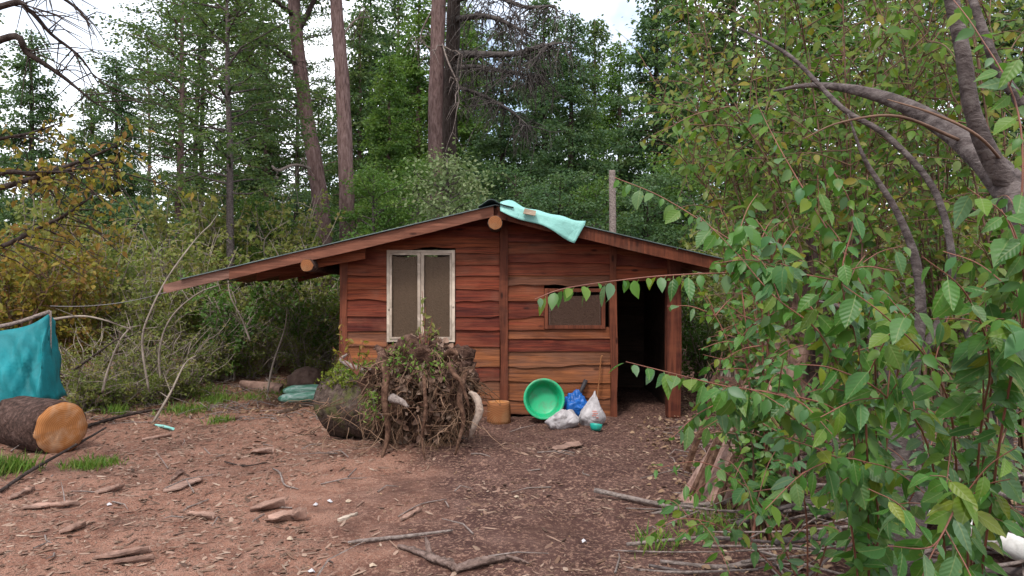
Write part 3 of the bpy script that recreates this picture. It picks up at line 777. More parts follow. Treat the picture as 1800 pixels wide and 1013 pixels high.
rows(X0 + .09, X1 - .045, eL, W1, lambda z: 'wall_red' if (z > .85 and rng.random() < .9) or rng.random() < .45 else 'wall_tan')
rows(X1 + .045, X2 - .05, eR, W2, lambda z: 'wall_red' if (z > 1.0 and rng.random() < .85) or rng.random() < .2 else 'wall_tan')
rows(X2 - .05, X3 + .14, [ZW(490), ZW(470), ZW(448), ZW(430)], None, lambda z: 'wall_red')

# side and back walls of horizontal boards
for k in range(11):
    zb = -.02 + k * .19
    for xs_, nm in ((X0, -1), (X4, 1)):
        if zb + .1 > RZ(xs_) - .1: continue
        mb = MB(); zt = min(zb + .2, RZ(xs_) - .08)
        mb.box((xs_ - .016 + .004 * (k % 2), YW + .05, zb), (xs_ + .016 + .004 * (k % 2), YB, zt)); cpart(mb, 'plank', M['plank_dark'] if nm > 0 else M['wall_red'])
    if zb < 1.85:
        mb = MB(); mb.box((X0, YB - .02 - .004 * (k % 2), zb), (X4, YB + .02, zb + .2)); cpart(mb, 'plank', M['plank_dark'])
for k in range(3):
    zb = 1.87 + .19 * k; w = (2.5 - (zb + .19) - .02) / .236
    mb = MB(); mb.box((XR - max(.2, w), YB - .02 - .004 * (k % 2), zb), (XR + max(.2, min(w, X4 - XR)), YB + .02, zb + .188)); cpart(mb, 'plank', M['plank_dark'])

def post(xa, xb, ya, yb, z0, z1, mat, name='post', bow=.012):
    n = 9; mb = MB(); v = []
    for i in range(n):
        t = i / (n - 1); z = z0 + (z1 - z0) * t; o = bow * vnoise(np.array([z * 1.7 + xa * 9]), np.array([xa * 5]), 41)[0]; w = bow * .6 * vnoise(np.array([z * 3.1 + xa]), np.array([3.]), 42)[0]
        v += [(xa + o - w, ya, z), (xb + o + w, ya, z), (xb + o + w, yb, z), (xa + o - w, yb, z)]
    q = []
    for i in range(n - 1):
        a = 4 * i; c = a + 4
        for k in range(4): q.append((a + k, a + (k + 1) % 4, c + (k + 1) % 4, c + k))
    q += [(3, 2, 1, 0), tuple(4 * (n - 1) + k for k in range(4))]
    mb.add(v, q=q); return cpart(mb, name, mat)
post(X0, X0 + .095, YW - .035, YW + .06, -.03, RZ(X0) - .08, M['post'])
post(X1 - .05, X1 + .05, YW - .055, YW + .05, -.03, 2.43, M['post'])
post(X2 - .055, X2 + .03, YW - .05, YW + .06, -.03, RZ(X2) - .1, M['post'])
post(X3, X4, YW - .06, YW + .10, -.03, RZ(X4) - .1, M['post'])
mb = MB(); mb.box((X2 + .032, YW - .02, ZW(494)), (X3 - .002, YW + .06, ZW(486))); cpart(mb, 'door_lintel', M['post'])

def window(w, fr, mat, sashes, curtain, name='window'):
    x0, x1, z0, z1 = w; yf = YW - .05
    e = empty('window'); e.parent = cabin; e.location = (0, -YW, 0)
    m = MB(); m.box((x0, yf, z0), (x0 + fr, YW + .02, z1)); m.box((x1 - fr, yf, z0), (x1, YW + .02, z1))
    m.box((x0 + fr, yf + .004, z1 - fr), (x1 - fr, YW + .02, z1 - .002)); m.box((x0 + fr, yf + .004, z0 + .002), (x1 - fr, YW + .02, z0 + fr))
    m.build('frame', mat, e)
    xs = np.linspace(x0 + fr, x1 - fr, sashes + 1)
    for k in range(sashes):
        a, b = xs[k], xs[k + 1]
        if sashes > 1:
            s_ = MB(); t = .026
            for u0, u1, v0, v1 in ((a + .003, a + (t if k == 0 else .04), z0 + fr + .003, z1 - fr - .003), (b - (t if k else .04), b - .003, z0 + fr + .003, z1 - fr - .003)):
                s_.box((u0, yf - .006, v0), (u1, YW, v1))
            s_.box((a + t, yf - .004, z1 - fr - t), (b - t, YW, z1 - fr - .003)); s_.box((a + t, yf - .004, z0 + fr + .003), (b - t, YW, z0 + fr + t))
            s_.build('sash', mat, e)
        # curtain cloth and glass
        c = MB(); nn, mm = 14, 8; vv = []
        for j in range(mm):
            for i in range(nn):
                tx, tz = i / (nn - 1), j / (mm - 1)
                sag = (.022 * sin(pi * tx) * (1 if j == mm - 1 else .3))
                vv.append((a + .01 + (b - a - .02) * tx, YW - .020 + .002 * sin(tx * 17 + k) * (.4 + tz), z0 + fr + (z1 - z0 - 2 * fr - .03) * tz - sag * (tz > .5)))
        qq = [(j * nn + i, j * nn + i + 1, (j + 1) * nn + i + 1, (j + 1) * nn + i) for j in range(mm - 1) for i in range(nn - 1)]
        c.add(vv, q=qq); c.build('curtain', curtain, e, True)
        g = MB(); g.box((a + .02, yf + .014, z0 + fr + .004), (b - .02, yf + .018, z1 - fr - .004)); g.build('pane', M['glass'], e)
    return e
n = NT('window_glass'); n.t.nodes.remove(n.b)
tr = n.n('ShaderNodeBsdfTransparent'); gl = n.n('ShaderNodeBsdfGlossy'); gl.inputs['Roughness'].default_value = .3
fz = n.n('ShaderNodeFresnel'); fz.inputs[0].default_value = 1.12; ms = n.n('ShaderNodeMixShader')
tr.inputs[0].default_value = (.86, .84, .82, 1)
n.l(fz.outputs[0], ms.inputs[0]); n.l(tr.outputs[0], ms.inputs[1]); n.l(gl.outputs[0], ms.inputs[2]); n.l(ms.outputs[0], n.out.inputs[0])
M['glass'] = n.m
window(W1, .036, M['cream'], 2, M['curtain'])['label'] = 'pale framed double window with brown curtain'
window(W2, .045, M['post'], 1, M['curtain2'])['label'] = 'small brown framed window with dusty mesh'

# roof
roof = empty('roof'); roof.parent = cabin; roof.location = (0, -YW, 0)
def slab_along(x0, x1, y0, y1, up0, up1, n=8, wav=0):
    """piece following the roof slope between two heights measured from the roof line"""
    mb = MB(); v = []; xs = np.linspace(x0, x1, n)
    for i, x in enumerate(xs):
        o = wav * vnoise(np.array([x * 1.9]), np.array([y0]), 51)[0]
        z = RZ(x) + o; w = wav * vnoise(np.array([x * 2.7]), np.array([y1]), 52)[0]
        v += [(x, y0, z + up0 + w), (x, y1, z + up0 + w), (x, y1, z + up1), (x, y0, z + up1)]
    q = []
    for i in range(n - 1):
        a = 4 * i; c = a + 4
        for k in range(4): q.append((a + k, a + (k + 1) % 4, c + (k + 1) % 4, c + k))
    q += [(3, 2, 1, 0), tuple(4 * (n - 1) + k for k in range(4))]
    mb.add(v, q=q); return mb
XL, XRR = (300 - 900) / F * YF, 2.72
for a, b in ((XL + .12, XR - .003), (XR + .003, XRR)):
    for k in range(4):                    # overlapping sheets from front to back
        y0 = YF - .03 + k * .80; 
        slab_along(a, b, y0, y0 + .83, -.012 + .003 * (k % 2), -.002 + .003 * (k % 2), 10).build('roof_sheet', M['roof_sheet'], roof)
for k in range(22):                       # sheathing boards under the sheets
    y0 = YF + .055 + k * .20
    if y0 + .19 > YB + .35: break
    for a, b in ((XL + .1 + .25 * rng.random(), XR - .02), (XR + .02, XRR - .05)):
        slab_along(a, b, y0, y0 + .19, -.034, -.014, 4).build('roof_board', M['fascia'], roof)
slab_along(XL + .70, XR - .02, YF, YF + .045, -.145, -.018, 14, .006).build('fascia_board', M['fascia'], roof)
slab_along((287 - 900) / F * YF, XL + .697, YF + .004, YF + .041, -.130, -.016, 8, .005).build('fascia_board', M['fascia_grey'], roof)
slab_along(XR + .02, XRR, YF, YF + .045, -.165, -.018, 12, .008).build('fascia_board', M['post'], roof)
for k in range(1, 4):
    for a, b in ((XL + .7, XR - .03), (XR + .03, XRR - .1)):
        slab_along(a, b, YF + k * .95, YF + k * .95 + .05, -.15, -.036, 8).build('rafter', M['fascia'], roof)
def log_y(x, z, r, y0, y1, matb, mate, label=None):
    b = MB(); ys = np.linspace(y0, y1, 8); b.tube([(x + .01 * sin(3 * y), y, z + .008 * cos(2 * y)) for y in ys], r, 16, cap=True, lump=.05)
    o = b.build('purlin_log', matb, roof, True)
    c = MB(); a = np.arange(18) * 2 * pi / 18; rr = r * .93 * (1 + .05 * rng.uniform(-1, 1, 18))
    vv = [(cos(t) * k, 0, sin(t) * k) for t, k in zip(a, rr)] + [(0, -.006, 0)] + [(cos(t) * k, .02, sin(t) * k) for t, k in zip(a, rr)]
    c.add(vv, t=[(i, (i + 1) % 18, 18) for i in range(18)], q=[((i + 1) % 18, i, 19 + i, 19 + (i + 1) % 18) for i in range(18)])
    e = c.build('log_end', M['end_brown'], roof); e.location = (x + .01 * sin(3 * y0), y0 - .004, z + .008 * cos(2 * y0))
log_y((869 - 900) / F * 8.75, P(869, 392, 8.75).z, .088, 8.75, YB + .2, M['bark_log'], M['end_brown'])
log_y((538 - 900) / F * 8.79, P(538, 467, 8.79).z, .08, 8.79, YB + .2, M['bark_log'], M['end_brown'])
mb = MB(); xa, xb = (546 - 900) / F * 9.0, X0 + .35
mb.add([(xa, 9.0, RZ(xa) - .235), (xb, 9.0, RZ(xb) - .27), (xb, 9.05, RZ(xb) - .27), (xa, 9.05, RZ(xa) - .235), (xa, 9.0, RZ(xa) - .10), (xb, 9.0, RZ(xb) - .10), (xb, 9.05, RZ(xb) - .10), (xa, 9.05, RZ(xa) - .10)],
       q=[(0,3,2,1),(4,5,6,7),(0,1,5,4),(1,2,6,5),(2,3,7,6),(3,0,4,7)]); mb.build('tie_beam', M['wall_red'], roof)
mb = MB(); mb.box((XR - .07, YF + .0465, 2.28), (XR + .08, YF + .085, 2.53)); mb.build('king_board', M['post'], roof)
# dark ridge cap, curled at its front edge
v = []; n1, n2 = 12, 7
for j in range(n2):
    y = YF - .10 + j * .5
    for i in range(n1):
        t = i / (n1 - 1); x = XR - .20 + .42 * t
        curl = .055 * math.exp(-((t - .32) / .2) ** 2) * (1 if j == 0 else .45)
        v.append((x, y, RZ(x) + .012 + curl))
mb = MB(); mb.add(v + [(a, b, c - .008) for a, b, c in v], q=[(j*n1+i, j*n1+i+1, (j+1)*n1+i+1, (j+1)*n1+i) for j in range(n2-1) for i in range(n1-1)] +
                 [(n1*n2+j*n1+i, n1*n2+(j+1)*n1+i, n1*n2+(j+1)*n1+i+1, n1*n2+j*n1+i+1) for j in range(n2-1) for i in range(n1-1)] + [(i+1, i, n1*n2+i, n1*n2+i+1) for i in range(n1-1)])
mb.build('ridge_cap', M['roof_dark'], roof, True)

# tarp thrown over the right roof slope, its front hanging over the fascia
v = []; nu, nv = 30, 20
for j in range(nv):
    for i in range(nu):
        u, w = i / (nu - 1), j / (nv - 1)
        x = XR + .06 + 1.02 * u
        hang = (.10 + .135 * u + .02 * sin(u * 9)) * (1 if True else 0)
        back = 1.3
        if w < .35:                                   # hanging part
            k = 1 - w / .35; y = YF - .055 - .03 * k * sin(u * 6 + 1) ** 2 - .015 * k; z = RZ(x) + .03 - hang * k
            x = x - .14 * k * u ** 3
        else:
            k = (w - .35) / .65; y = YF - .055 + back * k; z = RZ(x) + .033
            z += .022 * sin(u * 8 + k * 5) ** 2 + .015 * sin(u * 19 + k * 3) + .035 * math.exp(-((u - .15) / .12) ** 2)
        v.append((x, y, z))
mb = MB(); mb.add(v, q=[(j*nu+i, j*nu+i+1, (j+1)*nu+i+1, (j+1)*nu+i) for j in range(nv-1) for i in range(nu-1)])
tp = mb.build('tarp', M['tarp_green'], None, True); tag(tp, 'sea-green tarp draped over the roof just beside the ridge', 'tarp')
sm = tp.modifiers.new('thickness', 'SOLIDIFY'); sm.thickness = .008
c = P(931, 392, YF - .16); mb = MB(); mb.box((-.07, -.035, -.028), (.07, .035, .028), .004); o = mb.build('wooden_block', M['block']); o.location = (c.x, YF - .125, RZ(c.x) - .01); o.rotation_euler = (0, radians(12), 0)
tag(o, 'small pale wooden block lying on the roof tarp', 'block')

# weathered pole behind the cabin
pb = gp(1077, 13.6); mb = MB(); pts = [Vector((0, 0, 0)), P(1077, 400, 13.6) - pb, P(1076, 320, 13.6) - pb, P(1076, 300, 13.6) - pb]
pp = smooth_path(pts, 5); mb.tube(pp, lerp_r([.07, .065, .062, .058], len(pp)), 12, jit=.03)
o = mb.build('wooden_pole', M['dead'], None, True); o.location = pb; tag(o, 'weathered grey pole sticking up behind the right roof slope', 'pole')

# ------------------------------------------------------------------ things by the wall
def lump(name, mat, ctr, size, sub=4, amp=.12, freq=3.0, shape=None, parent=None):
    """closed lumpy body from a subdivided sphere"""
    nu_, nv_ = 14 * sub // 2, 8 * sub // 2; v = []; s0 = rng.random() * 50
    for j in range(nv_ + 1):
        th = pi * j / nv_
        for i in range(nu_):
            ph = 2 * pi * i / nu_; d = np.array([sin(th) * cos(ph), sin(th) * sin(ph), -cos(th)])
            a = 1 + amp * float(vnoise(np.array([d[0] * freq + s0 + d[2]]), np.array([d[1] * freq + d[2] * freq * .7]), 61)[0]) + amp * .5 * float(vnoise(np.array([d[0] * freq * 2.5 + s0]), np.array([d[1] * freq * 2 + d[2] * freq * 2.2]), 62)[0])
            p = d * a
            if shape: p = shape(p, d)
            v.append(p * np.array(size))
    q = [(j * nu_ + i, j * nu_ + (i + 1) % nu_, (j + 1) * nu_ + (i + 1) % nu_, (j + 1) * nu_ + i) for j in range(nv_) for i in range(nu_)]
    mb = MB(); mb.add(v, q=q); o = mb.build(name, mat, parent, True); o.location = ctr
    return o

# stump stool
b = G(877, 741); e = empty('stump_stool', b, .3, 'short sawn log stool standing by the wall beneath the post', 'stool')
mb = MB(); zz = [-.03, .03, .1, .2, .235]; rr = [.145, .14, .138, .134, .130]
mb.tube([(0, 0, z) for z in zz], rr, 18, jit=.025, lump=.05); mb.build('trunk', M['end_brown'], e, True)
mb = MB(); a = np.arange(18) * 2 * pi / 18; mb.add([(cos(t) * .122, sin(t) * .122, .237) for t in a] + [(0, 0, .243)], t=[(i, (i + 1) % 18, 18) for i in range(18)]); mb.build('top', M['end_orange'], e)

# green basin on its edge, leaning on the wall
prof = [(0, .0), (.15, .0), (.172, .012), (.188, .06), (.212, .14), (.222, .152), (.242, .155), (.247, .147), (.243, .138), (.228, .138), (.220, .13), (.198, .05), (.182, -.005), (.16, -.016), (0, -.016)]
nn = 48; v = []; q = []
for (r, z) in prof:
    for i in range(nn): v.append((r * cos(2 * pi * i / nn), r * sin(2 * pi * i / nn), z))
for j in range(len(prof) - 1):
    for i in range(nn): q.append((j * nn + i, j * nn + (i + 1) % nn, (j + 1) * nn + (i + 1) % nn, (j + 1) * nn + i))
mb = MB(); mb.add(v, q=q); o = mb.build('basin', M['basin'], None, True); b = G(955, 742)
b.y = 8.78; b.x = (955 - 900) / F * 8.78; b.z = gz(b.x, b.y)
o.rotation_euler = (radians(74), 0, radians(4)); o.location = (b.x, b.y + .14, b.z + .235); tag(o, 'round bright green plastic basin standing on edge against the wall', 'basin')

# blue bag, tied
def bag_shape(p, d):
    k = .75 + .25 * (1 - max(0, p[2])); return np.array([p[0] * k, p[1] * k, p[2]])
bx, by = (1012 - 900) / F * 8.95, 8.95
e = empty('blue_bag', (bx, by, gz(bx, by)), 0, 'shiny blue plastic bag bulging behind the green basin', 'bag')
o = lump('sack', M['blue_bag'], (0, 0, .165), (.155, .12, .18), 8, .22, 4.2, bag_shape, e)
mb = MB(); mb.tube([(.155 * cos(t) * .94, .12 * sin(t) * .98, .15 + .01 * sin(2 * t)) for t in np.linspace(0, 2 * pi, 22)], .006, 6, cap=False); mb.build('tie', M['blue_bag'], e, True)
# black handled tool behind the bag
t0 = P(1000, 735, 9.08); t1 = P(1030, 668, 9.13); mb = MB(); mb.tube([(t0.x, t0.y, t0.z), ((t0.x * .3 + t1.x * .7), 9.11, t0.z * .3 + t1.z * .7), (t1.x, t1.y, t1.z)], [.02, .024, .028], 8)
o = mb.build('tool_handle', M['black'], None, True); tag(o, 'black handle leaning out behind the blue bag', 'tool')
t0 = P(1046, 728, 9.05); t1 = P(1057, 626, 9.12); mb = MB(); mb.tube(smooth_path([t0, (t0 + t1) / 2 + Vector((.006, 0, 0)), t1 - Vector((.004, 0, .03)), t1 + Vector((.02, 0, 0))], 4), .009, 6)
o = mb.build('walking_stick', M['end_brown'], None, True); tag(o, 'thin hooked brown stick leaning against the planks by the door', 'stick')
# sacks
def sack_low(p, d): 
    return np.array([p[0] * (1.05 - .35 * max(0, p[2])), p[1], p[2] * .9 + .1 * p[0]])
def sack_tall(p, d):
    k = 1.0 - .78 * max(0, min(1, (p[2] + .35) / 1.35)); return np.array([p[0] * k + .16 * max(0, p[2]), p[1] * k, p[2]])
b = G(990, 759); b.y = 8.42; b.x = (991 - 900) / F * b.y; b.z = gz(b.x, b.y)
o = lump('grey_sack', M['sack'], b + Vector((0, 0, .085)), (.17, .13, .14), 6, .22, 2.6, sack_low); tag(o, 'slumped pale grey plastic sack in front of the green basin', 'sack', 'sacks by the wall')
b = G(1040, 752); b.y = 8.6; b.x = (1040 - 900) / F * b.y; b.z = gz(b.x, b.y)
o = lump('grey_sack', M['sack'], b + Vector((0, 0, .15)), (.165, .13, .21), 6, .2, 2.6, sack_tall); tag(o, 'upright pointed pale grey sack with faded red print by the door', 'sack', 'sacks by the wall')
mb = MB()
for k, (zx, zz, w) in enumerate([(.0, .06, .05), (.012, .035, .06), (-.005, .01, .045), (.03, -.012, .03)]):
    mb.box((zx - w / 2, -.002, zz - .006), (zx + w / 2, .001, zz + .006), .004)
pr = mb.build('print', mat_plain('faded_red_print', (.42, .19, .17), .7, .2, .3, 40), o); pr.location = (.02, -.128, -.03); pr.rotation_euler = (radians(-8), 0, 0)
b = G(1048, 760); mb = MB(); prof = [(0, 0), (.04, .0), (.058, .02), (.068, .05), (.07, .075), (.064, .078), (.060, .05), (.05, .02), (0, .012)]; nn = 24; v = []; q = []
for r, z in prof:
    for i in range(nn): v.append((r * cos(2 * pi * i / nn), r * sin(2 * pi * i / nn), z))
for j in range(len(prof) - 1):
    for i in range(nn): q.append((j * nn + i, j * nn + (i + 1) % nn, (j + 1) * nn + (i + 1) % nn, (j + 1) * nn + i))
mb.add(v, q=q); o = mb.build('small_bowl', M['cup'], None, True); o.location = b + Vector((0, .05, .005)); o.rotation_euler = (radians(-14), radians(8), 0)
tag(o, 'small teal plastic bowl on the earth before the pointed sack', 'bowl')

# ------------------------------------------------------------------ uprooted stump with its root plate
C = P(738, 705, 7.0); C = Vector((C.x, 7.0, .52)); gzc = gz(C.x, C.y)
root = empty('uprooted_stump', (C.x, C.y, gzc), 0, 'uprooted tree stump with mossy trunk and tangled root plate facing the camera', 'stump')
rel = lambda p: Vector(p) - Vector((C.x, C.y, gzc))
def soil_shape(p, d):
    # plate: hollow below on the camera side, clods and ledges elsewhere
    h = math.exp(-((d[0] - .05) / .5) ** 2 - ((d[2] + .35) / .5) ** 2) * max(0, -d[1])
    f = 1 + .10 * float(vnoise(np.array([d[0] * 9 + d[1] * 5]), np.array([d[2] * 9]), 63)[0]) + .05 * float(vnoise(np.array([d[0] * 21 + d[1] * 13]), np.array([d[2] * 21]), 64)[0])
    return np.array([p[0] * f, p[1] * f * (1 - .75 * h), p[2] * f])
o = lump('soil_mass', M['soil'], (0.02, .12, .42), (.47, .40, .50), 16, .34, 3.4, soil_shape, root)
# mossy trunk lying behind to the left
a = rel(P(748, 712, 7.2)); bb = rel(P(598, 708, 7.85))
ax = np.array(bb - a); mb = MB(); pts = [np.array(a) + ax * t for t in np.linspace(0, 1, 12)]
mb.tube(pts, lerp_r([.42, .38, .36, .36, .35, .35], 12), 26, jit=.07, lump=.05); mb.build('trunk', M['bark_moss'], root, True)
mb = MB(); axn = ax / np.linalg.norm(ax)
np_ = 260; th = rng.uniform(-1.0, 1.0, np_) ; tt = rng.uniform(.25, 1, np_)
sd_ = np.cross(axn, (0, 0, 1)); pos = np.array([np.array(a) + ax * t_ + (sd_ * sin(h_) + np.array([0, 0, 1]) * cos(h_)) * .37 for t_, h_ in zip(tt, th)])
for k in range(9): leaves(mb, pos + rng.normal(0, .03, pos.shape), rdir(np_) * .8 + (0, 0, .5), rdir(np_), .035 * rng.uniform(.6, 1.4, np_))
mo = mb.build('moss', M['moss'], root); mo['kind'] = 'stuff'
# big roots, each its own part
def root_path(p, d, L, droop, wob, n=8):
    q_ = [np.array(p, float)]; d = np.array(d, float); d /= np.linalg.norm(d)
    for i in range(n):
        d = d + rng.normal(0, wob, 3) + np.array([0, 0, -droop]); d /= np.linalg.norm(d); q_.append(q_[-1] + d * L / n)
        q_[-1][2] = max(q_[-1][2], -.01)
    return np.array(q_)
def R3(px, py, Y): return np.array(rel(P(px, py, Y)))
specials = [  # path, radii, material
    ([R3(826, 690, 6.75), R3(838, 700, 6.7), R3(843, 722, 6.65), R3(834, 748, 6.65), R3(826, 770, 6.7)], [.022, .034, .038, .03, .012], 'pale_root'),
    ([R3(676, 650, 6.9), R3(640, 650, 7.1), R3(614, 642, 7.2), R3(600, 632, 7.25), R3(612, 622, 7.25)], [.03, .028, .024, .02, .008], 'dead'),
    ([R3(672, 640, 6.75), R3(680, 660, 6.65), R3(676, 700, 6.6), R3(682, 760, 6.6), R3(670, 812, 6.5)], [.03, .036, .03, .026, .01], 'root'),
    ([R3(690, 700, 6.55), R3(706, 706, 6.4), R3(718, 716, 6.35)], [.045, .03, .012], 'dead'),
    ([R3(745, 622, 6.9), R3(718, 602, 6.85), R3(700, 616, 6.8)], [.06, .075, .04], 'soil'),
    ([R3(820, 650, 6.8), R3(808, 700, 6.6), R3(815, 740, 6.55), R3(800, 800, 6.5)], [.024, .028, .022, .01], 'root'),
    ([R3(745, 660, 6.6), R3(748, 720, 6.5), R3(742, 770, 6.5), R3(748, 818, 6.45)], [.018, .016, .012, .006], 'root'),
    ([R3(790, 640, 6.6), R3(800, 660, 6.5), R3(812, 676, 6.5), R3(826, 720, 6.5)], [.028, .024, .02, .008], 'root'),
    ([R3(780, 632, 6.9), R3(795, 618, 6.75), R3(803, 622, 6.7), R3(800, 632, 6.7)], [.05, .035, .02, .01], 'root')]
for pth, rr, mt in specials:
    mb = MB(); p = smooth_path(pth, 5); mb.tube(p, lerp_r(rr, len(p)), 9, jit=.10, lump=.1); mb.build('root', M[mt], root, True)
for k in range(70):
    az = rng.uniform(0, 2 * pi); d = np.array([cos(az), -.75 * rng.random() - .1, sin(az)])
    p0 = np.array([.03, .12, .42]) + d * (.36, .32, .34); L = rng.uniform(.18, .5)
    p = root_path(p0, d * .6 + rdir(1)[0] * .6 + np.array([0, 0, -.3]), L, .16, .38, 9); r0 = rng.uniform(.008, .026)
    mb = MB(); mb.tube(p, np.linspace(r0, r0 * .3, len(p)), 7, jit=.2, lump=.15); mb.build('root', M['root' if rng.random() < .85 else 'dead'], root, True)
mb = MB()
for k in range(1500):
    az = rng.uniform(0, 2 * pi); rad = rng.uniform(.25, 1.05)
    d = np.array([cos(az), -rng.random() * 1.1 + .1, sin(az)]); p0 = np.array([.03, .10, .42]) + d * (.49 * rad, .40, .44 * rad)
    if abs(p0[0] - .03) < .24 and p0[2] < .48 and rng.random() < .7: continue
    p = root_path(p0, d * .4 + rdir(1)[0] * .8 + np.array([0, 0, -.35]), rng.uniform(.10, .42), .25, .45, 5); r0 = rng.uniform(.0018, .006) * (1 + (rng.random() < .12))
    mb.tube(p, np.linspace(r0, r0 * .4, len(p)), 4, cap=False)
o = mb.build('rootlets', M['fibre'], root); o['kind'] = 'stuff'
mb = MB()                                             # straw-like stalks hanging and spreading at the foot
for k in range(60):
    x = rng.uniform(-.85, .55); p0 = np.array([x, -.22 - .25 * rng.random(), rng.uniform(.05, .45)])
    p = root_path(p0, (rng.normal(-.1, .7), -.5, -.5 + rng.normal(0, .3)), rng.uniform(.2, .6), .05, .3, 6); mb.tube(p, np.linspace(.004, .0015, len(p)), 4, cap=False)
o = mb.build('stalks', M['fibre'], root); o['kind'] = 'stuff'
# crumbs of bark and soil clods on the plate
mb = MB(); k = 1500; d = rdir(k); d[:, 1] = -np.abs(d[:, 1]) * .8; d /= np.linalg.norm(d, axis=1)[:, None]
pos = np.array([.02, .12, .42]) + d * (.48, .40, .52); leaves(mb, pos, rdir(k), d + rdir(k) * .6, .075 * rng.uniform(.3, 1.5, k), OV_S, OV_ST)
o = mb.build('bark_flakes', M['chips'], root); o['kind'] = 'stuff'
mb = MB()                                             # small green plants on top
for (px, py, Y, nn_) in [(705, 622, 6.75, 90), (735, 648, 6.6, 40), (775, 650, 6.6, 40), (765, 622, 6.8, 40), (650, 720, 6.6, 60), (660, 700, 6.7, 60), (640, 650, 7.0, 60), (610, 655, 7.2, 50), (690, 645, 6.6, 40)]:
    c = R3(px, py, Y); leaves(mb, c + rng.normal(0, .055, (nn_, 3)), rdir(nn_) + (0, -.3, .6), rdir(nn_), .042 * rng.uniform(.5, 1.4, nn_), KITE, KITE_Q, np.full(nn_, .6))
o = mb.build('small_leaves', M['grass'], root); o['kind'] = 'stuff'
# dry reddish seedlings growing on the stump
for (px, py, Y, tips, lb) in [(628, 650, 6.9, [(600, 560), (612, 590), (640, 596), (585, 610), (650, 620)], 'dry reddish seedling on the mossy trunk of the stump'),
                              (752, 625, 6.85, [(748, 540), (742, 512), (760, 560), (735, 575), (775, 575)], 'thin leafy seedling on top of the root plate before the window')]:
    c = P(px, py, Y); e = empty('seedling', c, 0, lb, 'seedling', 'seedlings on the stump'); mb = MB(); lbm = MB()
    for (tx, ty) in tips:
        t = P(tx, ty, Y - .05) - c; p = smooth_path([Vector((0, 0, -.05)), t * .5 + Vector((rng.normal(0, .03), 0, .02)), t], 4); mb.tube(p, np.linspace(.006, .0025, len(p)), 4, cap=False)
        k = 9; s = rng.uniform(.45, 1, k); pos = np.array([p[int(q_ * (len(p) - 1))] for q_ in s]); leaves(lbm, pos, rdir(k) + (0, 0, -.2), rdir(k), .055 * rng.uniform(.6, 1.3, k), OV_S, OV_ST, np.full(k, .7))
    mb.build('stem', M['stem_red'], e); lbm.build('foliage', M['leaf_autumn' if px < 700 else 'leaf_olive'], e)

# ------------------------------------------------------------------ left: sawn log, tarp shelter
e0 = P(107, 735, 7.35); r = .262; gl_ = gz(e0.x, e0.y)
e = empty('felled_log', (e0.x, e0.y, gl_), 0, 'thick felled log with fresh orange sawn face lying below the turquoise tarp', 'log')
axd = Vector((-.87, .49, .0)); mb = MB(); c0 = Vector((0, 0, r - .02))
pts = [c0 + axd * t for t in np.linspace(0, 3.4, 16)]; mb.tube(pts, r, 26, jit=.035, lump=.03); mb.build('bark', M['bark_log'], e, True)
c = MB(); k = 40; a = np.arange(k) * 2 * pi / k; rr = r * .965 * (1 + .025 * rng.uniform(-1, 1, k))
v = [(0, -.01, 0)]
for f in (.33, .66, 1.0): v += [(cos(t) * q_ * f, -.008 + .002 * rng.normal(), sin(t) * q_ * f) for t, q_ in zip(a, rr)]
v += [(cos(t) * q_, .03, sin(t) * q_) for t, q_ in zip(a, rr)]
tt_ = [(0, 1 + i, 1 + (i + 1) % k) for i in range(k)]; qq = [(1 + j * k + i, 1 + (j + 1) * k + i, 1 + (j + 1) * k + (i + 1) % k, 1 + j * k + (i + 1) % k) for j in range(3) for i in range(k)]
c.add(v, q=qq, t=tt_); o = c.build('cut_face', M['end_orange'], e, True); o.location = c0 - axd * .012; o.rotation_euler = (0, 0, math.atan2(axd.y, axd.x) - pi / 2)
# tarp shelter: pitched cloth over a pole
Yt = 8.2
def tq(px, py, Y=Yt): return np.array(P(px, py, Y))
tops = [tq(-330, 560, 7.6), tq(-200, 590, 7.7), tq(-90, 596, 7.8), tq(0, 582, 7.95), tq(50, 572, 8.05), tq(85, 553, 8.1)]
bots = [tq(-340, 740, 7.4), tq(-200, 735, 7.4), tq(-90, 725, 7.45), tq(0, 716, 7.6), tq(40, 712, 7.75), tq(75, 706, 7.85)]
side_t = [tq(85, 553, 8.1), tq(92, 558, 8.25), tq(98, 565, 8.45)]; side_b = [tq(75, 706, 7.85), tq(97, 702, 8.05), tq(119, 697, 8.5)]
T = smooth_path(tops, 6); B = smooth_path(bots, 6); S1 = smooth_path(side_t, 6)[1:]; S2 = smooth_path(side_b, 6)[1:]
T = np.concatenate([T, S1]); B = np.concatenate([B, S2]); nr_ = 16; v = []
for j in range(nr_):
    w = j / (nr_ - 1)
    for i in range(len(T)):
        p = T[i] * (1 - w) + B[i] * w
        s = i / (len(T) - 1); f = sin(pi * w)
        wr = .05 * sin(s * 23 + w * 5) * w + .03 * sin(s * 41 - w * 9) + .02 * sin(s * 67 + w * 13) + .03 * vnoise(np.array([s * 14]), np.array([w * 5]), 71)[0]
        p = p + np.array([.25 * wr, -wr * (.4 + f) - .05 * f, -.02 * sin(s * 31) * w]); v.append(p)
m_ = len(T); sh = empty('tarp_shelter', (P(40, 700, 8.1).x, 8.1, 0), 0, 'bright turquoise tarp shelter pitched over a pole behind the sawn log', 'tarp')
mb = MB(); mb.add(v, q=[(j*m_+i, (j+1)*m_+i, (j+1)*m_+i+1, j*m_+i+1) for j in range(nr_-1) for i in range(m_-1)])
o = mb.build('cloth', M['tarp_blue'], sh, True); o.location = -Vector(sh.location); sm = o.modifiers.new('thickness', 'SOLIDIFY'); sm.thickness = .006
